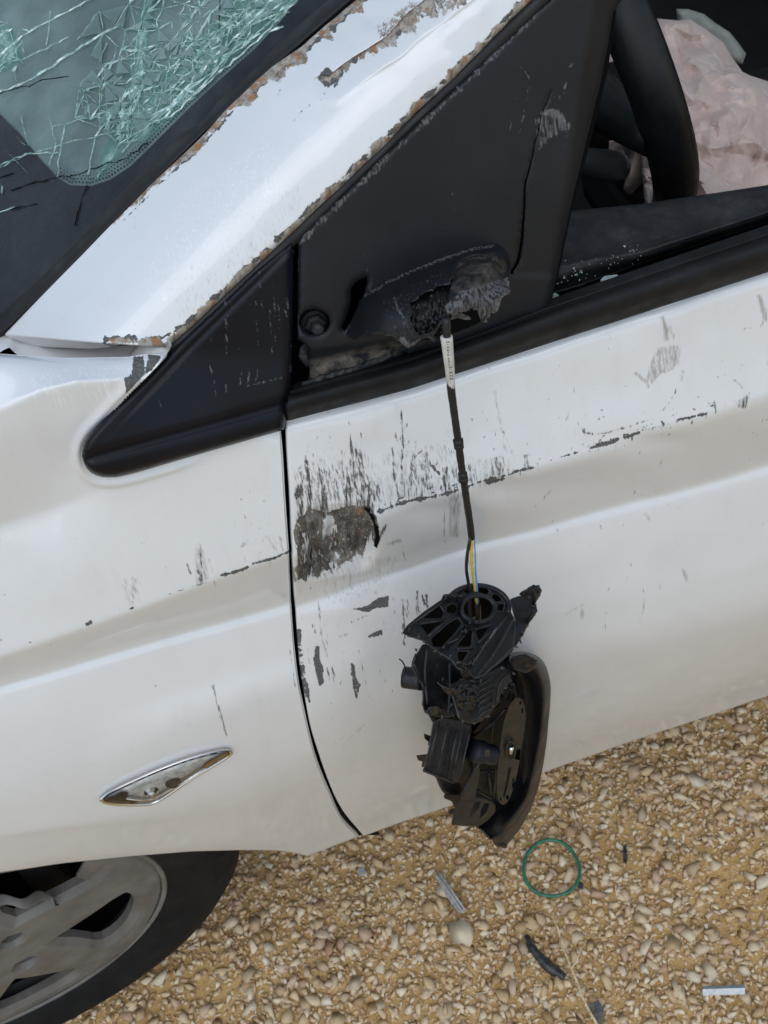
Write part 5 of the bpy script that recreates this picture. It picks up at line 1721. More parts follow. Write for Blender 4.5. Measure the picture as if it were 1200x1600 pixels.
def hull(n, seed):
    r_ = np.random.default_rng(seed)
    P = r_.normal(size=(n, 3))
    P /= np.linalg.norm(P, axis=1, keepdims=True)
    P *= r_.uniform(.82, 1.0, (n, 1))
    P *= np.array([1.08, r_.uniform(.55, .95), r_.uniform(.42, .75)])
    bm = bmesh.new()
    for p in P:
        bm.verts.new(p)
    res = bmesh.ops.convex_hull(bm, input=bm.verts)
    bmesh.ops.delete(bm, geom=[v for v in bm.verts if not v.link_faces], context='VERTS')
    bm.verts.ensure_lookup_table()
    V = np.array([tuple(v.co) for v in bm.verts])
    idm = {v: i for i, v in enumerate(bm.verts)}
    Fc = np.array([[idm[v] for v in f.verts] for f in bm.faces])
    bm.free()
    return V, Fc
HULLS = [hull(9 if i < 8 else 11, 100+i) for i in range(16)]
SMALL = [hull(9, 300+i) for i in range(8)]
rs = np.random.default_rng(5)
def rotm(r_):
    a = r_.uniform(0, 2*math.pi)
    t1, t2 = r_.normal(0, .3, 2)
    return np.array(Matrix.Rotation(a, 3, 'Z') @ Matrix.Rotation(t1, 3, 'X') @ Matrix.Rotation(t2, 3, 'Y'))
# stones packed in layers: dense where the picture looks, sparser around
def layer(box_, pitch, lo, hi, pw, keep=1.0):
    nx, ny = int((box_[2]-box_[0])/pitch), int((box_[3]-box_[1])/pitch)
    x, y = np.meshgrid(np.arange(nx)*pitch+box_[0], np.arange(ny)*pitch+box_[1])
    x[1::2] += pitch/2
    x, y = (v.ravel()+rs.uniform(-.5, .5, v.size)*pitch for v in (x, y))
    k = rs.random(x.size) < keep*np.clip(.50+.95*vnoise2(x*9+30, y*9+30, 77), 0, 1)
    x, y = x[k], y[k]
    return np.stack([x, y, lo+(hi-lo)*rs.random(x.size)**pw], -1)
VIS = (-.50, -.36, .78, .30)
fine = np.vstack([layer(VIS, .0050, .0016, .0032, 1.2), layer(VIS, .0078, .0036, .0070, 1.3)])
q_ = proj(np.c_[fine[:, :2], np.zeros(len(fine))])
sill_ = np.interp(q_[:, 0], [-60, 90, 200, 290, 383, 480, 700, 880, 1260], [1560, 1540, 1480, 1400, 1290, 1290, 1215, 1150, 1020])
fine = fine[(q_[:, 1] > sill_) & (q_[:, 0] > -60) & (q_[:, 0] < 1260) & (q_[:, 1] < 1660)]
stones = np.vstack([fine, layer(VIS, .0150, .0062, .0118, 1.5, .95), layer(VIS, .040, .0095, .0175, 2.0, .6), layer((-1.0, -.95, 1.4, .85), .03, .006, .014, 1.6, .8)])
def visible_ground(p):
    q = proj(np.array([[p[0], p[1], 0.0]]))[0]
    if not (0 < q[0] < 1200 and 0 < q[1] < 1600):
        return False
    sill = np.interp(q[0], [0, 90, 200, 290, 350, 383, 480, 568, 700, 880, 1200], [1640, 1600, 1545, 1480, 1410, 1335, 1340, 1306, 1262, 1195, 1088])
    return q[1] > sill+2
special = [(on_z([(721, 1456)], .004)[0], .021, .95), (on_z([(1110, 1515)], .004)[0], .016, .9), (on_z([(1005, 1420)], .004)[0], .013, .95), (on_z([(880, 1470)], .004)[0], .012, .6), (on_z([(830, 1440)], .002)[0], .013, .35), (on_z([(1100, 1480)], .003)[0], .014, .8),
           (on_z([(1065, 1555)], .003)[0], .013, .9), (on_z([(850, 1548)], .003)[0], .009, .5), (on_z([(1025, 1320)], .003)[0], .014, .55), (on_z([(490, 1560)], .003)[0], .012, .75), (on_z([(420, 1580)], .003)[0], .013, .9), (on_z([(590, 1570)], .003)[0], .014, .8)]
vis = [(i, s_[2]) for i, s_ in enumerate(stones) if s_[2] > .006 and visible_ground(s_)]
vis.sort(key=lambda t: -t[1])
big = set(i for i, _ in vis[:300-len(special)])
meshes = {}
def stone_obj(loc, s_, tone, hue, hi):
    V, Fc = HULLS[hi]
    key = (hi, int(tone*5), int(hue*6))
    if key not in meshes:
        o = mesh_obj('stone', V*1.0, Fc, MAT['stone'], None, False)
        for nm, val in (('tone', tone), ('hue', hue)):
            at = o.data.attributes.new(nm, 'FLOAT', 'POINT')
            at.data.foreach_set('value', np.full(len(V), val, np.float32))
        meshes[key] = o.data
    else:
        o = bpy.data.objects.new('stone', meshes[key])
        COL.objects.link(o)
    R = rotm(rs)
    M = Matrix([[*(R[i]*s_), loc[i]] for i in range(3)]+[[0, 0, 0, 1]])
    o.parent = ground
    o.matrix_local = M
    m = o.modifiers
    return o
BV, BF, BT, BH = [], [], [], []
cnt = 0
NS = len(stones)
tones, hues = np.clip(rs.normal(.62, .26, NS), 0, 1), rs.random(NS)
zs = gz(stones[:, 0], stones[:, 1])+stones[:, 2]*rs.uniform(-.15, .45, NS)+np.where(stones[:, 2] > .005, stones[:, 2]*.15, 0)
bigm = np.zeros(NS, bool)
bigm[list(big)] = True
for i in np.nonzero(bigm)[0]:
    stone_obj((stones[i, 0], stones[i, 1], zs[i]), stones[i, 2], tones[i], hues[i], rs.integers(16))
a_, b_, c_ = rs.uniform(0, 2*math.pi, NS), rs.normal(0, .35, NS), rs.normal(0, .35, NS)
def rot_all(a, b, c):
    o1, z1 = np.ones_like(a), np.zeros_like(a)
    Rz = np.stack([np.cos(a), -np.sin(a), z1, np.sin(a), np.cos(a), z1, z1, z1, o1], -1).reshape(-1, 3, 3)
    Rx = np.stack([o1, z1, z1, z1, np.cos(b), -np.sin(b), z1, np.sin(b), np.cos(b)], -1).reshape(-1, 3, 3)
    Ry = np.stack([np.cos(c), z1, np.sin(c), z1, o1, z1, -np.sin(c), z1, np.cos(c)], -1).reshape(-1, 3, 3)
    return Rz@Rx@Ry
kind_ = rs.integers(0, 8, NS)
for lib, sel0 in ((SMALL, stones[:, 2] <= .0034), (HULLS, stones[:, 2] > .0034)):
    for k in range(8):
        sel = np.nonzero(sel0 & ~bigm & (kind_ == k))[0]
        V, Fc = lib[k]
        R = rot_all(a_[sel], b_[sel], c_[sel])
        W = np.einsum('nij,vj->nvi', R, V)*stones[sel, 2][:, None, None]+np.stack([stones[sel, 0], stones[sel, 1], zs[sel]], -1)[:, None]
        BV.append(W.reshape(-1, 3))
        BF.append((Fc[None]+(cnt+np.arange(len(sel))*len(V))[:, None, None]).reshape(-1, 3))
        BT.append(np.repeat(tones[sel], len(V)))
        BH.append(np.repeat(hues[sel], len(V)))
        cnt += len(sel)*len(V)
for (p, s_, tone) in special:
    stone_obj((p[0], p[1], gz(p[0], p[1])+s_*.35), s_, tone, .5, rs.integers(8, 16))
gravel = mesh_obj('gravel', np.vstack(BV), np.vstack(BF), MAT['stone'], ground, False)
for nm, arr in (('tone', BT), ('hue', BH)):
    at = gravel.data.attributes.new(nm, 'FLOAT', 'POINT')
    at.data.foreach_set('value', np.concatenate(arr).astype(np.float32))
tag(gravel, kind='stuff')

# ================================================================ the torn-off mirror, hanging by its cable
mirror = empty('wing_mirror', tuple(on_y([(745, 1130)], -.12)[0]))
tag(mirror, 'smashed black wing mirror hanging by its cable against the white door', 'mirror')
MOFF = .004                                   # the mirror nearly leans on the door
def MY(pts, y):
    pts = np.asarray(pts, float)
    return on_y(pts, np.broadcast_to(np.asarray(y, float), (len(pts),))+MOFF)
def ysl(pts, y0, y1, a, b):
    """depth grading with pixel row"""
    return np.interp(np.asarray(pts, float)[:, 1], [a, b], [y0, y1])
def arc(cx, cy, rx, ry, a0, a1, n):
    return [(cx+rx*math.cos(math.radians(a)), cy+ry*math.sin(math.radians(a))) for a in np.linspace(a0, a1, n)]
# base frame with its torn lattice
latt = [(628, 989), (636, 977), (660, 957), (689, 937), (693, 928)]+arc(746, 949, 51, 36, 205, 345, 16)+[(797, 955), (791, 966), (780, 975), (762, 1000), (747, 1022), (738, 1036), (730, 1040), (722, 1036), (716, 1046), (711, 1038), (704, 1031), (687, 1021), (667, 1007), (655, 999), (640, 996)]
Lh = [[(686, 946), (660, 966), (690, 966), (693, 956)], [(657, 976), (690, 971), (668, 992)], arc(745, 950, 24, 19, 0, 342, 20), [(698, 948), (708, 943), (714, 949), (712, 958), (698, 957)],
      [(771, 928), (779, 931), (785, 938), (775, 940), (769, 933)], [(779, 945), (788, 943), (785, 955), (778, 953)], [(724, 921), (738, 917), (738, 924), (729, 927)], [(742, 917), (757, 918), (765, 924), (760, 929), (745, 924)],
      [(743, 983), (766, 977), (748, 1001)], [(714, 1010), (733, 985), (739, 985), (737, 1010)], [(715, 1018), (732, 1018), (722, 1034), (716, 1032)], [(673, 999), (700, 975), (716, 966), (721, 974), (704, 996), (691, 1012), (676, 1010)]]
def lay(pts):
    return MY(pts, ysl(pts, -.108, -.166, 915, 1045))
body = prism('base_frame', lay(latt), .014, MAT['broken_plastic'], mirror, .0007, holes=[lay(h) for h in Lh])
body['label'] = 'splintered base frame with open triangular ribs'
inn = prism('base_floor', MY(np.array(latt)*.94+np.array([44, 60]), -.104), .006, MAT['dark_void'], mirror, 0)
for p, w in (([(655, 974), (692, 969)], 1.5), ([(668, 994), (714, 955)], 1.6), ([(637, 979), (692, 940)], 1.4), ([(690, 1012), (722, 976), (738, 985)], 1.8), ([(735, 1012), (738, 984)], 1.3), ([(746, 1004), (782, 973)], 1.8), ([(713, 1013), (738, 1012)], 1.6), ([(741, 983), (768, 976)], 1.4), ([(705, 1030), (716, 1045)], 1.5)):
    P = lay(p)
    tube('rib', resample(P+np.array([0, -.001, .001]), 6), w*.00042, MAT['motor_plastic'], body, 6)
ringp = arc(745, 950, 26, 21, 0, 360, 40)
tube('cable_ring', lay(ringp)+np.array([0, -.002, .002]), .0016, MAT['motor_plastic'], body, 8, False)
tube('outer_ring', lay(arc(746, 949, 49, 34, 200, 375, 30)), .0018, MAT['motor_plastic'], body, 8)
def lump(name, pts, y, amp, seed, mat, thick=.004, parent=None, step=3.0):
    """ragged torn flake"""
    return patch(name, jag(list(pts)+[pts[0]], .6, seed, 3)[:-1], step, lambda q, d: on_y(q, np.broadcast_to(y+MOFF, (len(q),))-amp*(vnoise2(q[:, 0]/3.5, q[:, 1]/3.5, seed)-.3)+rnd(d, 3, .001)), mat, parent or mirror, thick)
lump('torn_rim', [(692, 930), (700, 928), (715, 928), (724, 930), (722, 936), (706, 937), (696, 940)], -.121, .003, 3, MAT['broken_plastic'], parent=body)
lump('torn_rim', [(730, 977), (737, 965), (744, 963), (742, 972), (730, 990), (718, 998), (712, 996)], -.142, .004, 4, MAT['broken_plastic'], parent=body)
lump('torn_rim', [(630, 986), (640, 980), (652, 987), (668, 1000), (672, 1006), (655, 1000), (640, 995)], -.140, .004, 5, MAT['broken_plastic'], parent=body)
lump('torn_rim', [(690, 1012), (706, 1000), (718, 995), (712, 1004), (694, 1018)], -.152, .003, 6, MAT['broken_plastic'], parent=body)
lump('torn_rim', [(722, 1040), (740, 1034), (744, 1042), (739, 1056), (724, 1060), (719, 1050)], -.161, .004, 7, MAT['broken_plastic'], parent=body)
# channel wall on the right of the frame
ch = [(783, 973), (797, 953), (803, 965), (806, 985), (803, 1003), (802, 1018), (778, 1038), (752, 1058), (742, 1062), (733, 1052), (738, 1038), (758, 1008)]
chan = prism('channel_wall', MY(ch, ysl(ch, -.124, -.176, 950, 1062)), .016, MAT['broken_plastic'], mirror, .001)
for p, w in (([(801, 968), (785, 1000), (764, 1033), (742, 1060)], 2.2), ([(803, 1010), (780, 1033), (754, 1056)], 1.5), ([(784, 974), (760, 1006), (738, 1038)], 1.3)):
    tube('ridge', resample(MY(p, ysl(p, -.127, -.179, 950, 1062)), 10), w*.00042, MAT['motor_plastic'], chan, 6)
# arm with a snapped end
armp = [(796, 936), (810, 931), (822, 930), (833, 938), (837, 945), (837, 956), (826, 971), (818, 988), (808, 1007), (797, 1019), (801, 995), (804, 968)]
arm = prism('side_arm', MY(armp, ysl(armp, -.112, -.150, 930, 1020)), .012, MAT['broken_plastic'], mirror, .0015)
lump('arm_tip', [(811, 929), (815, 924), (824, 919), (834, 913), (843, 914), (847, 922), (845, 930), (838, 940), (834, 947), (826, 938)], -.126, .006, 9, MAT['torn_plastic'] if False else MAT['motor_plastic'], .008, parent=arm)
lump('arm_edge', [(838, 940), (840, 955), (828, 972), (819, 990), (812, 1003), (808, 1002), (820, 975), (834, 953)], -.130, .003, 10, MAT['broken_plastic'], .006, parent=arm)
# upper body
ub = [(645, 1036), (650, 1022), (660, 1006), (672, 1008), (700, 1030), (722, 1048), (726, 1070), (716, 1092), (712, 1118), (700, 1122), (680, 1120), (663, 1114), (659, 1100), (661, 1078), (655, 1062)]
upper = prism('upper_body', MY(ub, ysl(ub, -.116, -.150, 1000, 1120)), .03, MAT['broken_plastic'], mirror, .0012)
for p, w, m_ in (([(651, 1022), (645, 1040), (653, 1058), (664, 1072)], 2.6, 'motor_plastic'), ([(702, 1034), (703, 1075), (700, 1118)], 2.2, 'motor_plastic'), ([(668, 1012), (664, 1050), (668, 1100)], 2.0, 'motor_plastic')):
    tube('ridge', resample(MY(p, ysl(p, -.119, -.153, 1000, 1120)), 10, True), w*.00042, MAT[m_], upper, 8)
sp0, sp1 = MY([(660, 1062)], -.125)[0], MY([(631, 1058)], -.118)[0]
spig = tube('drain_spout', np.linspace(sp0, sp1, 5), .0075, MAT['motor_plastic'], upper, 18)
tube('wire_whisker', resample(MY([(634, 1052), (632, 1040), (628, 1033), (624, 1030)], -.122), 8, True), .0005, MAT['shell_plastic'], upper, 6)
lump('plastic_flake', [(664, 1112), (674, 1104), (684, 1100), (690, 1108), (684, 1116), (672, 1117)], -.152, .003, 14, MAT['motor_plastic'], .003, parent=upper)
# middle bracket with cooling ribs
mb = [(700, 1070), (718, 1062), (744, 1064), (760, 1052), (784, 1040), (797, 1046), (799, 1062), (790, 1074), (782, 1083), (781, 1096), (768, 1112), (751, 1128), (738, 1132), (716, 1124), (709, 1100)]
midb = prism('middle_bracket', MY(mb, ysl(mb, -.142, -.168, 1040, 1130)), .03, MAT['broken_plastic'], mirror, .002)
for k in range(6):
    a = np.array([(748, 1072+k*9.5), (769+3*(k < 3), 1056+k*9.5)])
    tube('rib', MY(a, ysl(a, -.145, -.171, 1040, 1130)), .0008, MAT['motor_plastic'], midb, 6)
tube('edge_ridge', resample(MY([(746, 1066), (747, 1095), (750, 1127)], [-.151, -.160, -.169]), 8), .001, MAT['motor_plastic'], midb, 6)
tube('edge_ridge', resample(MY([(798, 1048), (780, 1070), (776, 1100)], [-.146, -.153, -.161]), 8, True), .001, MAT['motor_plastic'], midb, 6)
lump('torn_flap', [(682, 1065), (692, 1072), (704, 1074), (714, 1071), (722, 1066), (726, 1076), (716, 1087), (702, 1086), (692, 1078)], -.163, .006, 17, MAT['motor_plastic'], .003, parent=midb)
lump('crumpled_front', [(712, 1078), (726, 1070), (744, 1070), (746, 1092), (742, 1108), (724, 1112), (714, 1100)], -.164, .006, 18, MAT['broken_plastic'], .004, parent=midb)
# motor box
mo = [(676, 1128), (690, 1122), (716, 1124), (738, 1132), (736, 1148), (730, 1172), (724, 1196), (715, 1222), (706, 1222), (684, 1214), (660, 1205), (666, 1184), (671, 1160)]
motor = prism('motor_box', MY(mo, ysl(mo, -.122, -.152, 1120, 1225)), .035, MAT['motor_plastic'], mirror, .0015)
for a, b, w in (((686, 1128), (668, 1202), 2.6), ((700, 1130), (683, 1209), 1.6), ((714, 1140), (700, 1214), 2.8), ((722, 1142), (706, 1218), 1.4), ((662, 1204), (708, 1222), 2.4), ((735, 1140), (718, 1214), 1.8)):
    tube('motor_rib', MY([a, b], ysl([a, b], -.124, -.154, 1120, 1225)), w*.00042, MAT['motor_plastic'], motor, 8)
for pts, sd_ in (([(674, 1150), (662, 1146), (663, 1154), (670, 1160), (668, 1164), (676, 1166)], 1), ([(668, 1178), (650, 1180), (653, 1188), (660, 1190), (658, 1198), (668, 1200)], 2)):
    prism('snapped_tooth', MY(pts, -.122), .008, MAT['motor_plastic'], motor, .0006)
fo = [(680, 1214), (706, 1222), (718, 1222), (726, 1232), (722, 1252), (708, 1252), (700, 1246), (690, 1236), (686, 1228)]
foott = prism('motor_foot', MY(fo, -.128), .02, MAT['broken_plastic'], mirror, .002)
prism('foot_tab', MY([(694, 1240), (722, 1242), (722, 1252), (710, 1254), (693, 1247)], -.134), .006, MAT['shell_plastic'], foott, .001)
prism('foot_tab', MY([(700, 1266), (712, 1262), (714, 1272), (701, 1272)], -.124), .006, MAT['shell_plastic'], foott, .001)
core = [(662, 1006), (700, 1020), (740, 1034), (798, 1018), (808, 1050), (806, 1100), (803, 1180), (792, 1240), (770, 1270), (735, 1284), (712, 1268), (698, 1236), (672, 1206), (676, 1130), (662, 1104), (656, 1060)]
prism('housing_core', MY(core, ysl(core, -.100, -.116, 1000, 1280)), .02, MAT['shell_plastic'], mirror, .003)
# shell of the mirror housing
outerS = resample([(796, 1024), (803, 1019), (824, 1019), (842, 1027), (853, 1041), (860, 1068), (860, 1094), (857, 1130), (853, 1168), (844, 1219), (830, 1262), (813, 1294), (794, 1318), (786, 1323), (772, 1319)], 90, True)
lipS = resample([(796, 1036), (806, 1030), (822, 1032), (836, 1042), (846, 1058), (851, 1080), (851, 1100), (848, 1135), (842, 1172), (832, 1218), (824, 1245), (808, 1272), (790, 1295), (782, 1306), (770, 1312)], 90, True)
innS = resample([(796, 1048), (802, 1046), (812, 1052), (818, 1064), (822, 1080), (823, 1100), (822, 1130), (818, 1170), (811, 1215), (805, 1240), (792, 1256), (776, 1268), (766, 1280), (758, 1288), (750, 1293)], 90, True)
flrS = resample([(790, 1060), (796, 1060), (800, 1066), (802, 1078), (802, 1090), (802, 1105), (800, 1130), (796, 1165), (788, 1205), (782, 1230), (776, 1244), (766, 1258), (756, 1270), (750, 1280), (744, 1290)], 90, True)
yt = np.linspace(0, 1, 90)
SG = loft([MY(outerS, -.085+0*yt), MY(outerS*.75+lipS*.25, -.125+0*yt), MY(lipS, -.140+0*yt), MY(lipS*.85+innS*.15, -.139+0*yt), MY(innS, -.098+0*yt), MY(flrS, -.092+0*yt)], [6, 5, 3, 12, 6], sharp=())
shell = panel('mirror_shell', SG, MAT['shell_plastic'], mirror, .003)
shell['label'] = 'curved black outer shell of the mirror housing'
lump('shell_flap', [(796, 1038), (801, 1026), (822, 1022), (840, 1032), (838, 1040), (830, 1048), (822, 1052), (812, 1049), (803, 1047)], -.146, .002, 21, MAT['shell_plastic'], .002, parent=shell)
lump('shell_tip', [(772, 1314), (784, 1318), (794, 1318), (790, 1326), (780, 1324), (774, 1322)], -.128, .003, 22, MAT['shell_plastic'], .004, parent=shell)
patch('shell_floor', [(744, 1250), (770, 1240), (800, 1220), (815, 1215), (823, 1245), (806, 1272), (786, 1300), (770, 1314), (744, 1292)], 6, lambda q, d: on_y(q, MOFF-.104-.014*np.clip((q[:, 0]-q[:, 1]+490)/60, -.5, 1)), MAT['shell_plastic'], shell, .004)
for p in (([(792, 1070), (788, 1090), (780, 1100)]), ([(800, 1066), (806, 1084), (804, 1100)]), ([(784, 1082), (796, 1076), (806, 1080)])):
    tube('inner_strut', resample(MY(p, -.118), 8, True), .0024, MAT['broken_plastic'], shell, 8)
# actuator drum and disc
dr = [(740, 1142), (752, 1126), (770, 1110), (790, 1092), (802, 1092), (804, 1200), (792, 1240), (776, 1252), (762, 1246), (748, 1238), (738, 1200)]
drum = prism('actuator_drum', MY(dr, -.120), .025, MAT['seal'], mirror, .004)
for k, (p, w) in enumerate((([(742, 1150), (768, 1132), (790, 1108)], 3), ([(746, 1205), (772, 1204)], 2.4), ([(748, 1236), (772, 1250)], 2.6), ([(772, 1130), (768, 1160)], 2.2), ([(764, 1208), (768, 1240)], 3.0), ([(776, 1190), (772, 1246)], 3.4))):
    tube('drum_rib', resample(MY(p, -.126), 6), w*.00042, MAT['motor_plastic'], drum, 8)
de = [(812, 1090), (818, 1097), (821, 1112), (821, 1128), (817, 1156), (812, 1190), (804, 1225), (795, 1250), (787, 1258), (780, 1254), (777, 1244), (776, 1231), (778, 1196), (782, 1162), (787, 1130), (795, 1105), (804, 1092)]
de = resample(de+de[:1], 60, True)[:-1]
dh = [[(806, 1171), (814, 1170), (812, 1188), (804, 1186)], [(794, 1200), (799, 1198), (796, 1215), (792, 1232), (788, 1246), (786, 1244), (791, 1222)], arc(802, 1224, 2.2, 8, 0, 330, 12), arc(813, 1098, 2.0, 3.0, 0, 315, 8), arc(816, 1110, 1.6, 5, 0, 315, 8), arc(793, 1246, 2.4, 4, 0, 315, 8), arc(782, 1248, 1.6, 2.5, 0, 315, 8)]
disc = prism('actuator_disc', MY(de, ysl(de, -.140, -.142, 1090, 1258)), .004, MAT['disc_plastic'], mirror, .0006, holes=[MY(h, ysl(h, -.140, -.142, 1090, 1258)) for h in dh])
disc['label'] = 'grey-brown elongated actuator disc with slots and a screw'
tube('screw', resample(MY([(798, 1176), (799, 1168)], -.1445), 3), .0018, MAT['chrome'], disc, 10)
tube('boss', lay_b := MY(arc(798, 1172, 7, 14, 0, 360, 28), -.1428), .0009, MAT['disc_plastic'], disc, 6, False)
c0, c1 = MY([(738, 1172)], -.138)[0], MY([(772, 1180)], -.142)[0]
tube('motor_shaft', resample([c0, c0*.5+c1*.5, c1], 8), [.0085, .0085, .0088, .0088, .0075, .0075, .008, .0072], MAT['shell_plastic'], drum, 18)
prism('shaft_key', MY([(758, 1172), (765, 1172), (765, 1182), (758, 1182)], -.1515), .003, MAT['motor_plastic'], drum, .0006)
# bracket blade at the bottom
bl = [(748, 1193), (750, 1200), (749, 1215), (745, 1232), (742, 1246), (756, 1247), (768, 1252), (774, 1258), (774, 1268), (764, 1280), (752, 1289), (744, 1291), (726, 1291), (707, 1289), (710, 1272), (718, 1254), (728, 1232), (736, 1210)]
bh = [[(741, 1254), (752, 1250), (748, 1262), (736, 1276), (735, 1266)], [(757, 1254), (765, 1256), (760, 1268), (750, 1278), (751, 1266)]]
blade = prism('bracket_blade', MY(bl, ysl(bl, -.138, -.152, 1193, 1291)), .004, MAT['disc_plastic'], mirror, .0012, holes=[MY(h, ysl(h, -.138, -.152, 1193, 1291)) for h in bh])
tube('blade_edge', resample(MY([(748, 1193), (736, 1212), (722, 1246), (708, 1288)], [-.141, -.144, -.149, -.155]), 12), .0012, MAT['motor_plastic'], blade, 8)
prism('blade_side', MY([(736, 1204), (742, 1200), (716, 1262), (709, 1289), (705, 1286), (712, 1258)], -.134), .012, MAT['shell_plastic'], blade, .001)

rr = np.random.default_rng(91)
V, Fc = [], []
spots = [(p, ysl([p], -.110, -.168, 915, 1045)[0]-.001) for p in resample(latt[-12:]+latt[:1], 16)] + [(p, ysl([p], -.145, -.172, 1040, 1130)[0]-.002) for p in resample(mb[:8]+mb[-4:], 16)] + \
    [(p, ysl([p], -.118, -.152, 1000, 1120)[0]-.002) for p in resample(ub[:4]+ub[8:], 14)] + [(p, ysl([p], -.112, -.150, 930, 1020)[0]-.001) for p in resample(armp[4:10], 8)]
for p, y_ in spots:
    p = np.asarray(p)+rr.normal(size=2)*2
    a = rr.uniform(0, 2*math.pi)
    l, w = rr.uniform(3, 9), rr.uniform(.8, 2.2)
    d_ = np.array([math.cos(a), math.sin(a)])
    e_ = np.array([-d_[1], d_[0]])
    q4 = np.array([p-e_*w, p+e_*w, p+d_*l, p+d_*l*.4+e_*w*1.4])
    P4 = on_y(q4, MOFF+np.array([y_, y_, y_-rr.uniform(0, .004), y_+.004]))
    b = len(V)
    V += list(P4)
    Fc += [(b, b+1, b+2), (b, b+3, b+1), (b+1, b+3, b+2), (b, b+2, b+3)]
sp = mesh_obj('plastic_splinters', V, Fc, MAT['motor_plastic'], mirror, False)
sp['kind'] = 'stuff'
# ---- cable
def cab(pts, n=30):
    pts = np.asarray(pts, float)
    y = np.interp(pts[:, 1], [495, 560, 840, 960], [-.058, -.066, -.095, -.112])
    return resample(on_y(pts, y), n, True)
cable = tube('cable', cab([(697, 497), (698, 520), (700, 545), (704, 600), (709, 640), (716, 690), (722, 735), (728, 775), (734, 815), (737, 841)], 60), .0021+.00028*vnoise(np.arange(60)*.8, 5), MAT['sheath'], mirror, 12)
for k, (y_, r_) in enumerate(((690, .0031), (697, .003), (742, .0029), (749, .0030))):
    x_ = np.interp(y_, [690, 735, 775], [716, 722, 728])
    tube('tape_wrap', cab([(x_-.5, y_-4), (x_, y_), (x_+.5, y_+4)], 6), [.0021, r_, r_*.97, r_, r_*.98, .0021], MAT['sheath'], cable, 12)
sleeve = tube('label_sleeve', cab([(697.5, 526), (700, 550), (703, 580), (705, 605)], 12), np.linspace(.0034, .0023, 12), MAT['sleeve'], cable, 14)
# blurred print on the sleeve, worn past reading: short ink dashes along it
rk = np.random.default_rng(15)
V, Fc = [], []
tt = .06
while tt < .86:
    ln = rk.uniform(.012, .035)
    for row in ((0,) if rk.random() < .8 else (0, 1)):
        off = (-.6 if row == 0 else 2.6)+rk.normal()*.3
        a = np.array([(698.6+7.2*tv+off+dx, 529+74*tv) for tv, dx in ((tt, -1.1), (tt, 1.1), (tt+ln, 1.1), (tt+ln, -1.1))])
        y = np.interp(a[:, 1], [495, 560, 840, 960], [-.058, -.066, -.095, -.112])-.0038
        b = len(V)
        V += list(on_y(a, y))
        Fc.append((b, b+1, b+2, b+3))
    tt += ln+rk.uniform(.012, .05)
mesh_obj('worn_print', V, Fc, MAT['print_ink'], cable, False)
fl_ = [(689.5, 529), (694, 527), (700, 565), (703, 598), (699, 600), (695, 570)]
patch('sleeve_flap', fl_, 4, lambda q, d: on_y(q, np.interp(q[:, 1], [495, 560, 840], [-.058, -.066, -.095])-.001), MAT['sleeve'], cable, .0006)
for nm, mt, pts, r_ in (('wire', 'wire_black', [(734, 838), (729, 866), (728, 890), (732, 915), (734, 950), (735, 968)], .0011), ('wire', 'wire_yellow', [(737, 838), (735, 862), (737, 890), (742, 925), (745, 945)], .00085),
                        ('wire', 'wire_blue', [(739, 838), (741, 866), (742, 895), (745, 925), (746, 942)], .0008), ('wire', 'wire_white', [(738, 838), (739, 870), (740, 900), (744, 940)], .0007), ('wire', 'wire_white', [(735, 840), (731, 868), (738, 900), (741, 930)], .0004),
                        ('wire', 'wire_yellow', [(738, 838), (740, 865), (739, 900), (743, 940)], .0007)):
    tube(nm, cab(pts, 20)+np.array([0, -.001, 0]), r_, MAT[mt], cable, 8)
tube('wire_sleeve', cab([(733, 915), (734, 940), (735, 970)], 8), .0016, MAT['wire_black'], cable, 10)
tube('wire_sleeve', cab([(745, 940), (746, 955), (746, 972)], 8), .0024, MAT['wire_black'], cable, 10)

# ================================================================ small debris
def gp(pts, z=.006):
    return on_z(pts, z)
# green band
gr = arc(862, 1358, 42, 44, 0, 360, 72)
gr = [(x+2.5*math.sin(2*math.pi*i/71+.8), y+2*math.cos(4*math.pi*i/71)) for i, (x, y) in enumerate(gr[:-1])]
gr = np.array(gr+gr[:1])
gb = tube('rubber_band', gp(gr, .009)+np.c_[np.zeros(72), np.zeros(72), .0012*np.sin(np.arange(72)*2*math.pi*2/71)], .0023, MAT['green_band'], None, 8, False)
tag(gb, 'thin green rubber ring lying on the gravel below the mirror', 'rubber ring')
sv = prism('plastic_shard', gp([(679, 1366), (690, 1363), (704, 1388), (715, 1406), (727, 1421), (718, 1427), (706, 1412), (694, 1394)], .011), .003, MAT['clear_plastic'], None, .0006, direction=(0, 0, -1))
tag(sv, 'greyish clear plastic shard next to a large pale stone', 'plastic shard')
for k, (a, b) in enumerate((((683, 1366), (722, 1424)), ((688, 1364), (726, 1421)))):
    tube('shard_rib', gp([a, b], .0125), .0010, MAT['clear_plastic'], sv, 6)
bk = patch('plastic_sliver', jag([(819, 1462), (826, 1460), (838, 1478), (852, 1494), (868, 1508), (885, 1522), (880, 1530), (864, 1524), (846, 1510), (832, 1490), (819, 1462)], .8, 3, 3)[:-1], 4, lambda q, d: on_z(q, .007+.004*np.sqrt(np.clip(d/8, 0, 1))), MAT['shard_black'], None, .004, fdir=(0, 0, -1))
tag(bk, 'curved black plastic sliver on the gravel near the dry twig', 'plastic shard')
ws_ = prism('plastic_strip', gp([(1098, 1545), (1164, 1543), (1164, 1553), (1098, 1555)], .012), .002, MAT['strip_white'], None, .0003, direction=(0, 0, -1))
tag(ws_, 'short white and grey plastic strip lying at lower right', 'plastic strip')
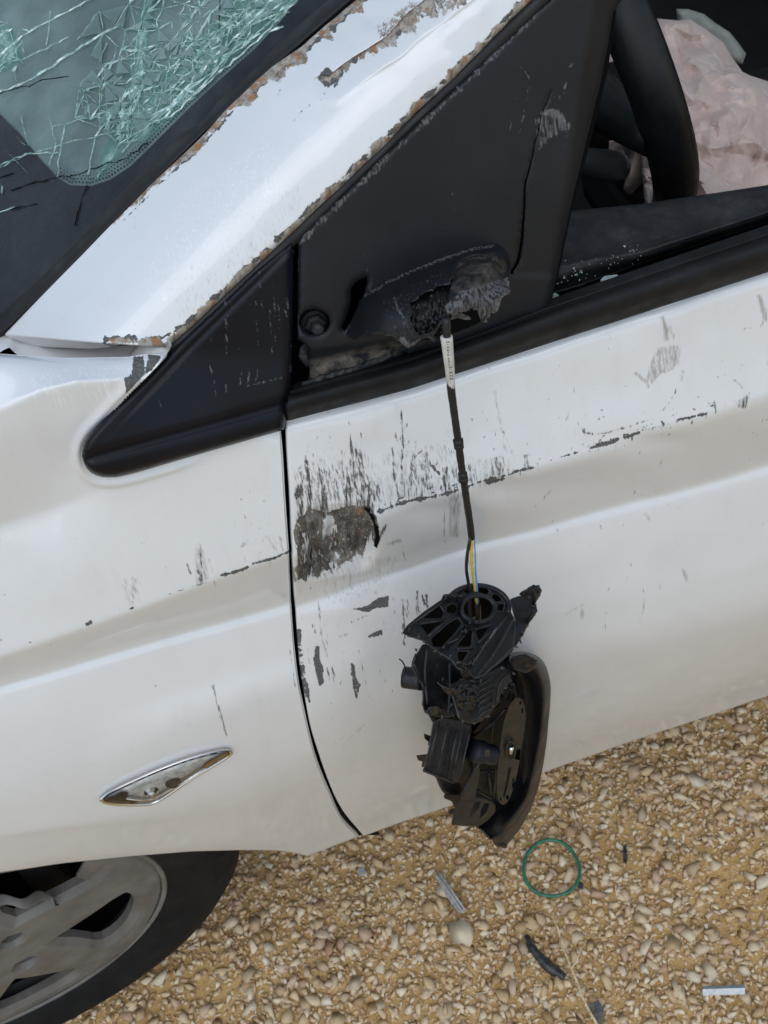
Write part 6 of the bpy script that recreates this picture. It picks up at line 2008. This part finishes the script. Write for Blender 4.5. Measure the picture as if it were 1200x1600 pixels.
prism('grey_edge', gp([(1098, 1541), (1164, 1538), (1164, 1543.5), (1098, 1545.5)], .0125), .002, MAT['strip_grey'], ws_, .0003, direction=(0, 0, -1))
tw = tube('dry_twig', gp(resample([(862, 1428), (872, 1452), (884, 1490), (900, 1530), (914, 1566), (934, 1604), (950, 1640)], 40, True), .020)+RNG.normal(size=(40, 3))*.0003, np.linspace(.0012, .0019, 40), MAT['twig'], None, 6)
tag(tw, 'long thin dry straw-coloured twig on the gravel', 'twig')
tube('twig_branch', gp([(894, 1512), (904, 1492), (915, 1470)], .020), .0009, MAT['twig'], tw, 6)
sl_ = prism('black_splinter', gp([(974, 1321), (978, 1321), (981, 1338), (979, 1350), (974, 1345)], .008), .003, MAT['shard_black'], None, .0006, direction=(0, 0, -1))
tag(sl_, 'tiny black upright-looking splinter right of the green ring', 'plastic shard')
cl = prism('black_chip', gp([(905, 1376), (912, 1380), (910, 1388), (903, 1386)], .009), .004, MAT['shard_black'], None, .0006, direction=(0, 0, -1))
tag(cl, 'tiny dark green-black chip touching the green ring', 'plastic shard')
gc = prism('glass_chip', gp([(559, 1354), (570, 1356), (571, 1366), (561, 1368)], .009), .004, MAT['airbag_back'], None, .001, direction=(0, 0, -1))
tag(gc, 'small bluish glass chip on gravel under the door edge', 'glass chip')
bt = prism('brown_leaf', gp([(920, 1570), (935, 1562), (944, 1575), (940, 1600), (926, 1596)], .012), .002, MAT['torn_plastic'], None, .0005, direction=(0, 0, -1))
tag(bt, 'grey brown dry scrap at the lower end of the twig', 'scrap')
# glass crumbs left along the door's window slot
simple('glass_crumb', (.30, .38, .36), .15, .2, 300)
for k, (pts, z, lab) in enumerate((([(938, 437), (944, 431), (965, 428), (967, 433), (950, 439), (939, 441)], .999, 'larger pale green glass crumb on the door window slot'),
                                   ([(850, 468), (856, 460), (868, 457), (874, 461), (862, 467), (853, 470)], .999, 'small pale green glass crumb beside the sail panel'))):
    gcr = prism('glass_crumb', on_z(pts, z), .003, MAT['glass_crumb'], None, .0004, direction=(0, 0, -1))
    tag(gcr, lab, 'glass crumb')
V, Fc = [], []
rr = np.random.default_rng(123)
for k in range(60):
    q = np.array([858+rr.random()**1.6*150, 0])
    q[1] = np.interp(q[0], [858, 905, 1010], [440, 424, 396])+rr.normal()*9
    p = on_z(q[None], .9985)[0]
    R_ = np.array(Matrix.Rotation(rr.uniform(0, 6.3), 3, 'Z') @ Matrix.Rotation(rr.uniform(0, 6.3), 3, 'X'))
    sz = rr.uniform(.0002, .0007)
    T = (np.array([(1, 1, 1), (1, -1, -1), (-1, 1, -1), (-1, -1, 1)])*sz)@R_.T+p
    b = len(V)
    V += list(T)
    Fc += [(b, b+1, b+2), (b, b+3, b+1), (b, b+2, b+3), (b+1, b+3, b+2)]
gd = mesh_obj('glass_grit', V, Fc, MAT['glass_crumb'], None, False)
tag(gd, 'tiny bright glass grit along the door window ledge', 'glass grit', kind='stuff')
